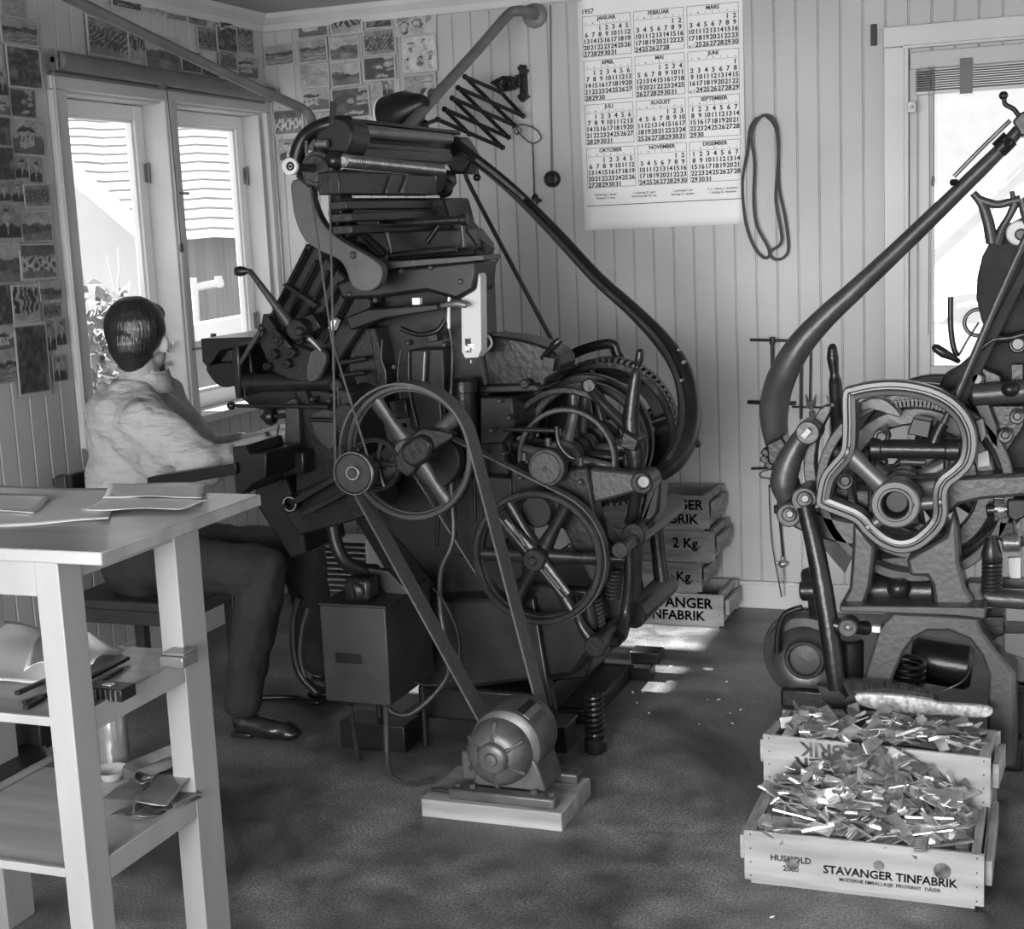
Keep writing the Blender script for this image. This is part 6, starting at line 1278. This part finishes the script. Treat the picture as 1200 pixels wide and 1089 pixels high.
tb_('hand_lever', [(975, 403, 4.3), (975.5, 407, 4.3), (976, 420, 4.3), (978, 438, 4.3), (979, 450, 4.3), (981, 480, 4.28), (983, 520, 4.25)], [.005, .013, .018, .013, .020, .021, .022], IRON, RM, 16)
R('guard_plate', [(962, 624), (985, 628), (1000, 650), (990, 672), (975, 655), (963, 640)], 4.15, 4.17, IRON2, .002)
# inside the arch
MB().helix(at(1068, 772, 4.1), at(1064, 805, 4.1), .04, .007, 4.5).build('coil_spring', IRON, RM); MB().cyl(at(1068, 770, 4.25), at(1140, 782, 4.25), .07, 24).build('lower_drum', IRON, RM)
tb_('cable', [(1138, 768, 4.1), (1137, 785, 4.05), (1126, 800, 4.0), (1100, 812, 3.98)], .0022, STEELD, RM)
MB().box((at(985, 880, 4.2).x, 4.16, 0), (at(1200, 880, 4.2).x, 4.6, .10)).build('base_plate', BLACK, RM, bevel=.01)
# right of the cam: gears, spring, shafts
for k, (r, y) in enumerate(((.265, 4.2), (.235, 4.12), (.30, 4.34))): pass
wg = MB().cyl(at(1167, 597, 4.02), at(1180, 597, 4.02), .028)
for k in range(14): a = 2*PI*k/14; wg.cbox(at(1173.5, 597, 4.02)+Vector((0, .028*math.sin(a), .028*math.cos(a))), (.034, .006, .006), Matrix.Rotation(-a, 3, 'X'))
wg.build('pinion', STEELD, RM)
cy('pinion_shaft', (1156, 598, 4.02), (1200, 596, 4.02), .018, IRON, RM); R('bearing_block', [(1180, 586), (1202, 585), (1202, 606), (1190, 612), (1180, 606)], 3.98, 4.08, BLACK, .005)
R('valve_body', [(1170, 610), (1188, 612), (1190, 626), (1200, 630), (1200, 642), (1176, 640), (1168, 628)], 4.0, 4.08, IRON, .005)
wm = MB().cyl(at(1174, 636, 4.0), at(1196, 636, 4.0), .024); [wm.cyl(at(1176+k*3.2, 636, 4.0), at(1177.4+k*3.2, 636, 4.0), .027) for k in range(6)]; wm.build('worm', STEELD, RM)
MB().helix(at(1163, 652, 3.98), at(1162, 690, 3.98), .022, .006, 8).cyl(at(1163, 640, 3.98), at(1162, 692, 3.98), .012).build('coil_spring', IRON, RM)
MB().lathe(at(1162, 655, 3.98), [(.026, 0), (.028, .012), (.018, .045), (.013, .06)], 'Z', 16).build('spring_cup', IRON, RM)
R('oil_cup', [(1133, 682), (1152, 682), (1150, 694), (1155, 706), (1150, 712), (1132, 710), (1128, 700), (1134, 692)], 3.96, 4.02, IRON2, .006)
cy('feed_pipe', (1150, 700, 4.0), (1240, 706, 4.0), .026, CAST, RM); R('back_plate', [(1170, 678), (1240, 678), (1240, 692), (1170, 690)], 4.1, 4.12, CAST, .002)
R('white_bracket', [(1181, 654), (1196, 654), (1196, 678), (1184, 678), (1182, 668)], 4.08, 4.1, TRIM, .001)
R('pale_box', [(1176, 742), (1206, 742), (1206, 775), (1176, 765)], 3.92, 4.0, CASTL, .004)
R('under_bracket', [(1142, 724), (1178, 722), (1178, 745), (1160, 750)], 4.0, 4.1, IRON, .006)
# upper right
R('distributor_guard', [(1240, 245), (1204, 252), (1182, 262), (1162, 280), (1151, 300), (1145, 325), (1144, 350), (1150, 375), (1158, 396), (1190, 392), (1240, 388)], 4.05, 4.1, MATTE, .006)
MB().disc(at(1194, 273, 4.03), .032, 4.02, 4.05).build('guard_boss', TRIM, RM); MB().disc(at(1196, 275, 4.0), .015, 4.005, 4.03).build('boss_screw', IRON2, RM)
yb = MB()
for pts, rs in (([(1140, 226), (1150, 238), (1157, 256), (1163, 285)], [.010, .012, .015, .017]), ([(1148, 234), (1168, 240), (1186, 236), (1196, 234)], [.012, .011, .011, .013]), ([(1190, 238), (1182, 255), (1174, 268), (1168, 286)], [.012, .010, .011, .015]), ([(1186, 224), (1188, 236)], [.006, .009]), ([(1197, 232), (1202, 250), (1205, 262)], [.012, .014, .012])):
    yb.tube(spath([(x, y, 4.02) for x, y in pts], 4), srads([(.012, r) for r in rs], 4) if 0 else srads(rs, 4), 12)
yb.build('forked_bracket', CAST, RM)
tb_('diagonal_rod', [(1205, 272, 3.95), (1172, 345, 3.95), (1140, 420, 3.95), (1120, 466, 3.95)], .0095, CAST, RM)
R('dark_strut', [(1210, 290), (1218, 295), (1165, 405), (1130, 478), (1118, 478), (1150, 400)], 3.99, 4.03, MATTE, .004)
R('side_casting', [(1122, 432), (1138, 418), (1165, 402), (1200, 390), (1240, 390), (1240, 556), (1170, 556), (1150, 520), (1140, 480), (1122, 455), (1098, 462), (1104, 442)], 4.08, 4.2, MATTE, .01)
tb_('pulley_arm', [(1150, 408, 4.0), (1165, 398, 4.0), (1184, 396, 4.0), (1215, 388, 4.0)], [.014, .011, .012, .012], IRON, RM)
for p, r in (((1193, 403), .024), ((1145, 444), .022)): MB().disc(at(*p, 4.02), r, 4.0, 4.07).build('boss', IRON, RM); MB().disc(at(*p, 4.0), r*.72, 3.99, 4.005).build('boss_cap', CASTL, RM)
R('rocker', [(1150, 430), (1158, 434), (1172, 440), (1172, 450), (1160, 454), (1152, 448)], 4.02, 4.06, IRON, .004, 2)
cy('horizontal_tube', (1138, 463, 4.0), (1232, 456, 4.0), .030, CAST, RM); MB().sphere(at(1184, 456, 3.97), .024, 12, (1, 1, .9)).build('tube_cap', BLACK, RM)
R('slotted_plate', [(1185, 427), (1199, 427), (1199, 450), (1185, 450)], 4.04, 4.07, IRON2, .002)
tb_('handle', [(1124, 424, 4.02), (1116, 419, 4.01), (1106, 414, 4.0), (1097, 408, 4.0), (1093, 405, 4.0)], [.006, .009, .013, .012, .005], IRON, RM)
tb_('upright_rod', [(1114, 348, 4.05), (1114, 380, 4.05), (1117, 405, 4.05), (1122, 418, 4.05)], .0075, IRON, RM); tb_('thin_rod', [(1147, 378, 4.05), (1134, 398, 4.05), (1124, 416, 4.05)], .0028, IRON, RM)
MB().ring(at(1147, 377, 4.1), .040, .030, 4.06, 4.08).build('small_pulley', IRON2, RM)
R('lower_rocker', [(1138, 470), (1160, 472), (1170, 500), (1172, 530), (1160, 520), (1150, 495)], 4.0, 4.06, BLACK, .006); R('tag_plate', [(1143, 493), (1152, 490), (1156, 510), (1150, 520)], 3.97, 4.0, CASTL, .002); R('dark_bracket', [(1155, 475), (1200, 475), (1200, 500), (1180, 530), (1165, 520)], 4.03, 4.08, IRON, .004)
for p in ((1178, 510), (1192, 488)): MB().disc(at(*p, 4.02), .020, 4.0, 4.05).disc(at(*p, 3.99), .012, 3.99, 4.01).build('boss', CAST, RM)
MB().disc(at(1103, 470, 4.0), .03, 4.0, 4.06).build('cam_roller', BLACK, RM)
R('white_tag', [(1146, 532), (1158, 528), (1160, 546), (1146, 548)], 4.05, 4.06, TRIM, .001)
# drive motor of the right machine
m2 = empty('round_motor', at(945, 765, 4.6), 'round ribbed motor on the floor behind the second machine', 'motor')
mcx = at(946, 768, 4.62); MB().lathe((mcx.x, 0, mcx.z), [(.06, 4.70), (.12, 4.69), (.135, 4.66), (.14, 4.62), (.135, 4.585), (.11, 4.575), (.095, 4.59), (.07, 4.595), (.06, 4.58), (.001, 4.575)], 'Y', 40).build('housing', CAST, m2)
MB().ring((mcx.x, 0, mcx.z), .065, .05, 4.56, 4.58).ring((mcx.x, 0, mcx.z), .15, .135, 4.64, 4.67).build('cover_ring', IRON, m2)
MB().box((mcx.x-.08, 4.56, 0), (mcx.x+.14, 4.72, mcx.z-.1)).build('foot', IRON, m2, bevel=.01)
tb_('winding_guard', [(940, 712, 4.55), (920, 720, 4.55), (912, 740, 4.55), (911, 765, 4.55)], .010, BLACK, m2)
MB().cyl(at(945, 685, 4.6), at(958, 680, 4.6), .05).cyl(at(938, 692, 4.55), at(960, 692, 4.55), .034).build('upper_cylinder', IRON, m2)
MB().cyl((mcx.x+.03, 4.64, mcx.z+.1), at(952, 692, 4.6), .02).build('cylinder_post', IRON, m2)
# bin with ingots
bn = empty('metal_bin', atZ(1185, 870), 'grey cylindrical metal bin at the right picture edge', 'bin')
bc = atZ(1195, 885); rb_ = .10
MB().lathe((bc.x+.03, bc.y, 0), [(rb_, 0), (rb_+.004, .004), (rb_+.004, .02), (rb_, .024), (rb_, .22), (rb_+.004, .225), (rb_-.004, .24), (rb_-.01, .24), (rb_-.01, .02), (.001, .018)], 'Z', 40).build('drum', CAST, bn)
l2, h2 = pbox((1173, 768), (1230, 802), 4.03, 4.2); tag(MB().box(l2, h2).box((l2[0]+.0, 4.06, 0), (l2[0]+.02, 4.2, l2[2])).build('flat_steel_box', CASTL, bevel=.003), 'flat pale steel box above the bin at the right edge', 'box') if 0 else MB().box(l2, h2).build('lid_box', CASTL, bn, bevel=.003)
# ================================================================ LIGHT
w = bpy.data.worlds.new('sky'); bpy.context.scene.world = w; w.use_nodes = True
bg = w.node_tree.nodes['Background']; bg.inputs[0].default_value = (1, 1, 1, 1); bg.inputs[1].default_value = 1.45
sn = bpy.data.lights.new('sun', 'SUN'); sn.energy = 27; sn.angle = math.radians(1.0); so_ = bpy.data.objects.new('sun', sn); C.objects.link(so_)
sd = Vector((2.12, .02, -2.02)) ; so_.rotation_euler = sd.to_track_quat('-Z', 'Y').to_euler()
al = bpy.data.lights.new('left_fill_light', 'AREA'); al.shape = 'RECTANGLE'; al.size = 1.5; al.size_y = 1.3; al.energy = 28  # area lamp added inside the left wall, no window is modelled there
ao = bpy.data.objects.new('left_fill_light', al); C.objects.link(ao); ao.location = (-3.1, .5, 1.2); ao.rotation_euler = Vector((1.6, 3.6, -.35)).to_track_quat('-Z', 'Z').to_euler()
a2 = bpy.data.lights.new('rear_fill_light', 'AREA'); a2.shape = 'RECTANGLE'; a2.size = 1.7; a2.size_y = 1.2; a2.energy = 17; a2.spread = math.radians(60)  # added fill lamp behind the camera, narrow spread aimed at the lower back wall
o2 = bpy.data.objects.new('rear_fill_light', a2); C.objects.link(o2); o2.location = (-2.1, -1.4, 1.35); o2.rotation_euler = Vector((.12, 1, -.18)).to_track_quat('-Z', 'Z').to_euler()
a3 = a2.copy(); a3.energy = 32; o3 = bpy.data.objects.new('rear_fill_light', a3); C.objects.link(o3); o3.location = (-.75, -1.4, 1.2); o3.rotation_euler = Vector((-.06, 1, -.17)).to_track_quat('-Z', 'Z').to_euler()  # second added rear fill, lifts the wall that the left machine shades
sc0 = bpy.context.scene; vs_ = sc0.view_settings; vs_.view_transform = 'Standard'; vs_.look = 'None'; vs_.gamma = 1; vs_.exposure = 0; vs_.use_curve_mapping = False
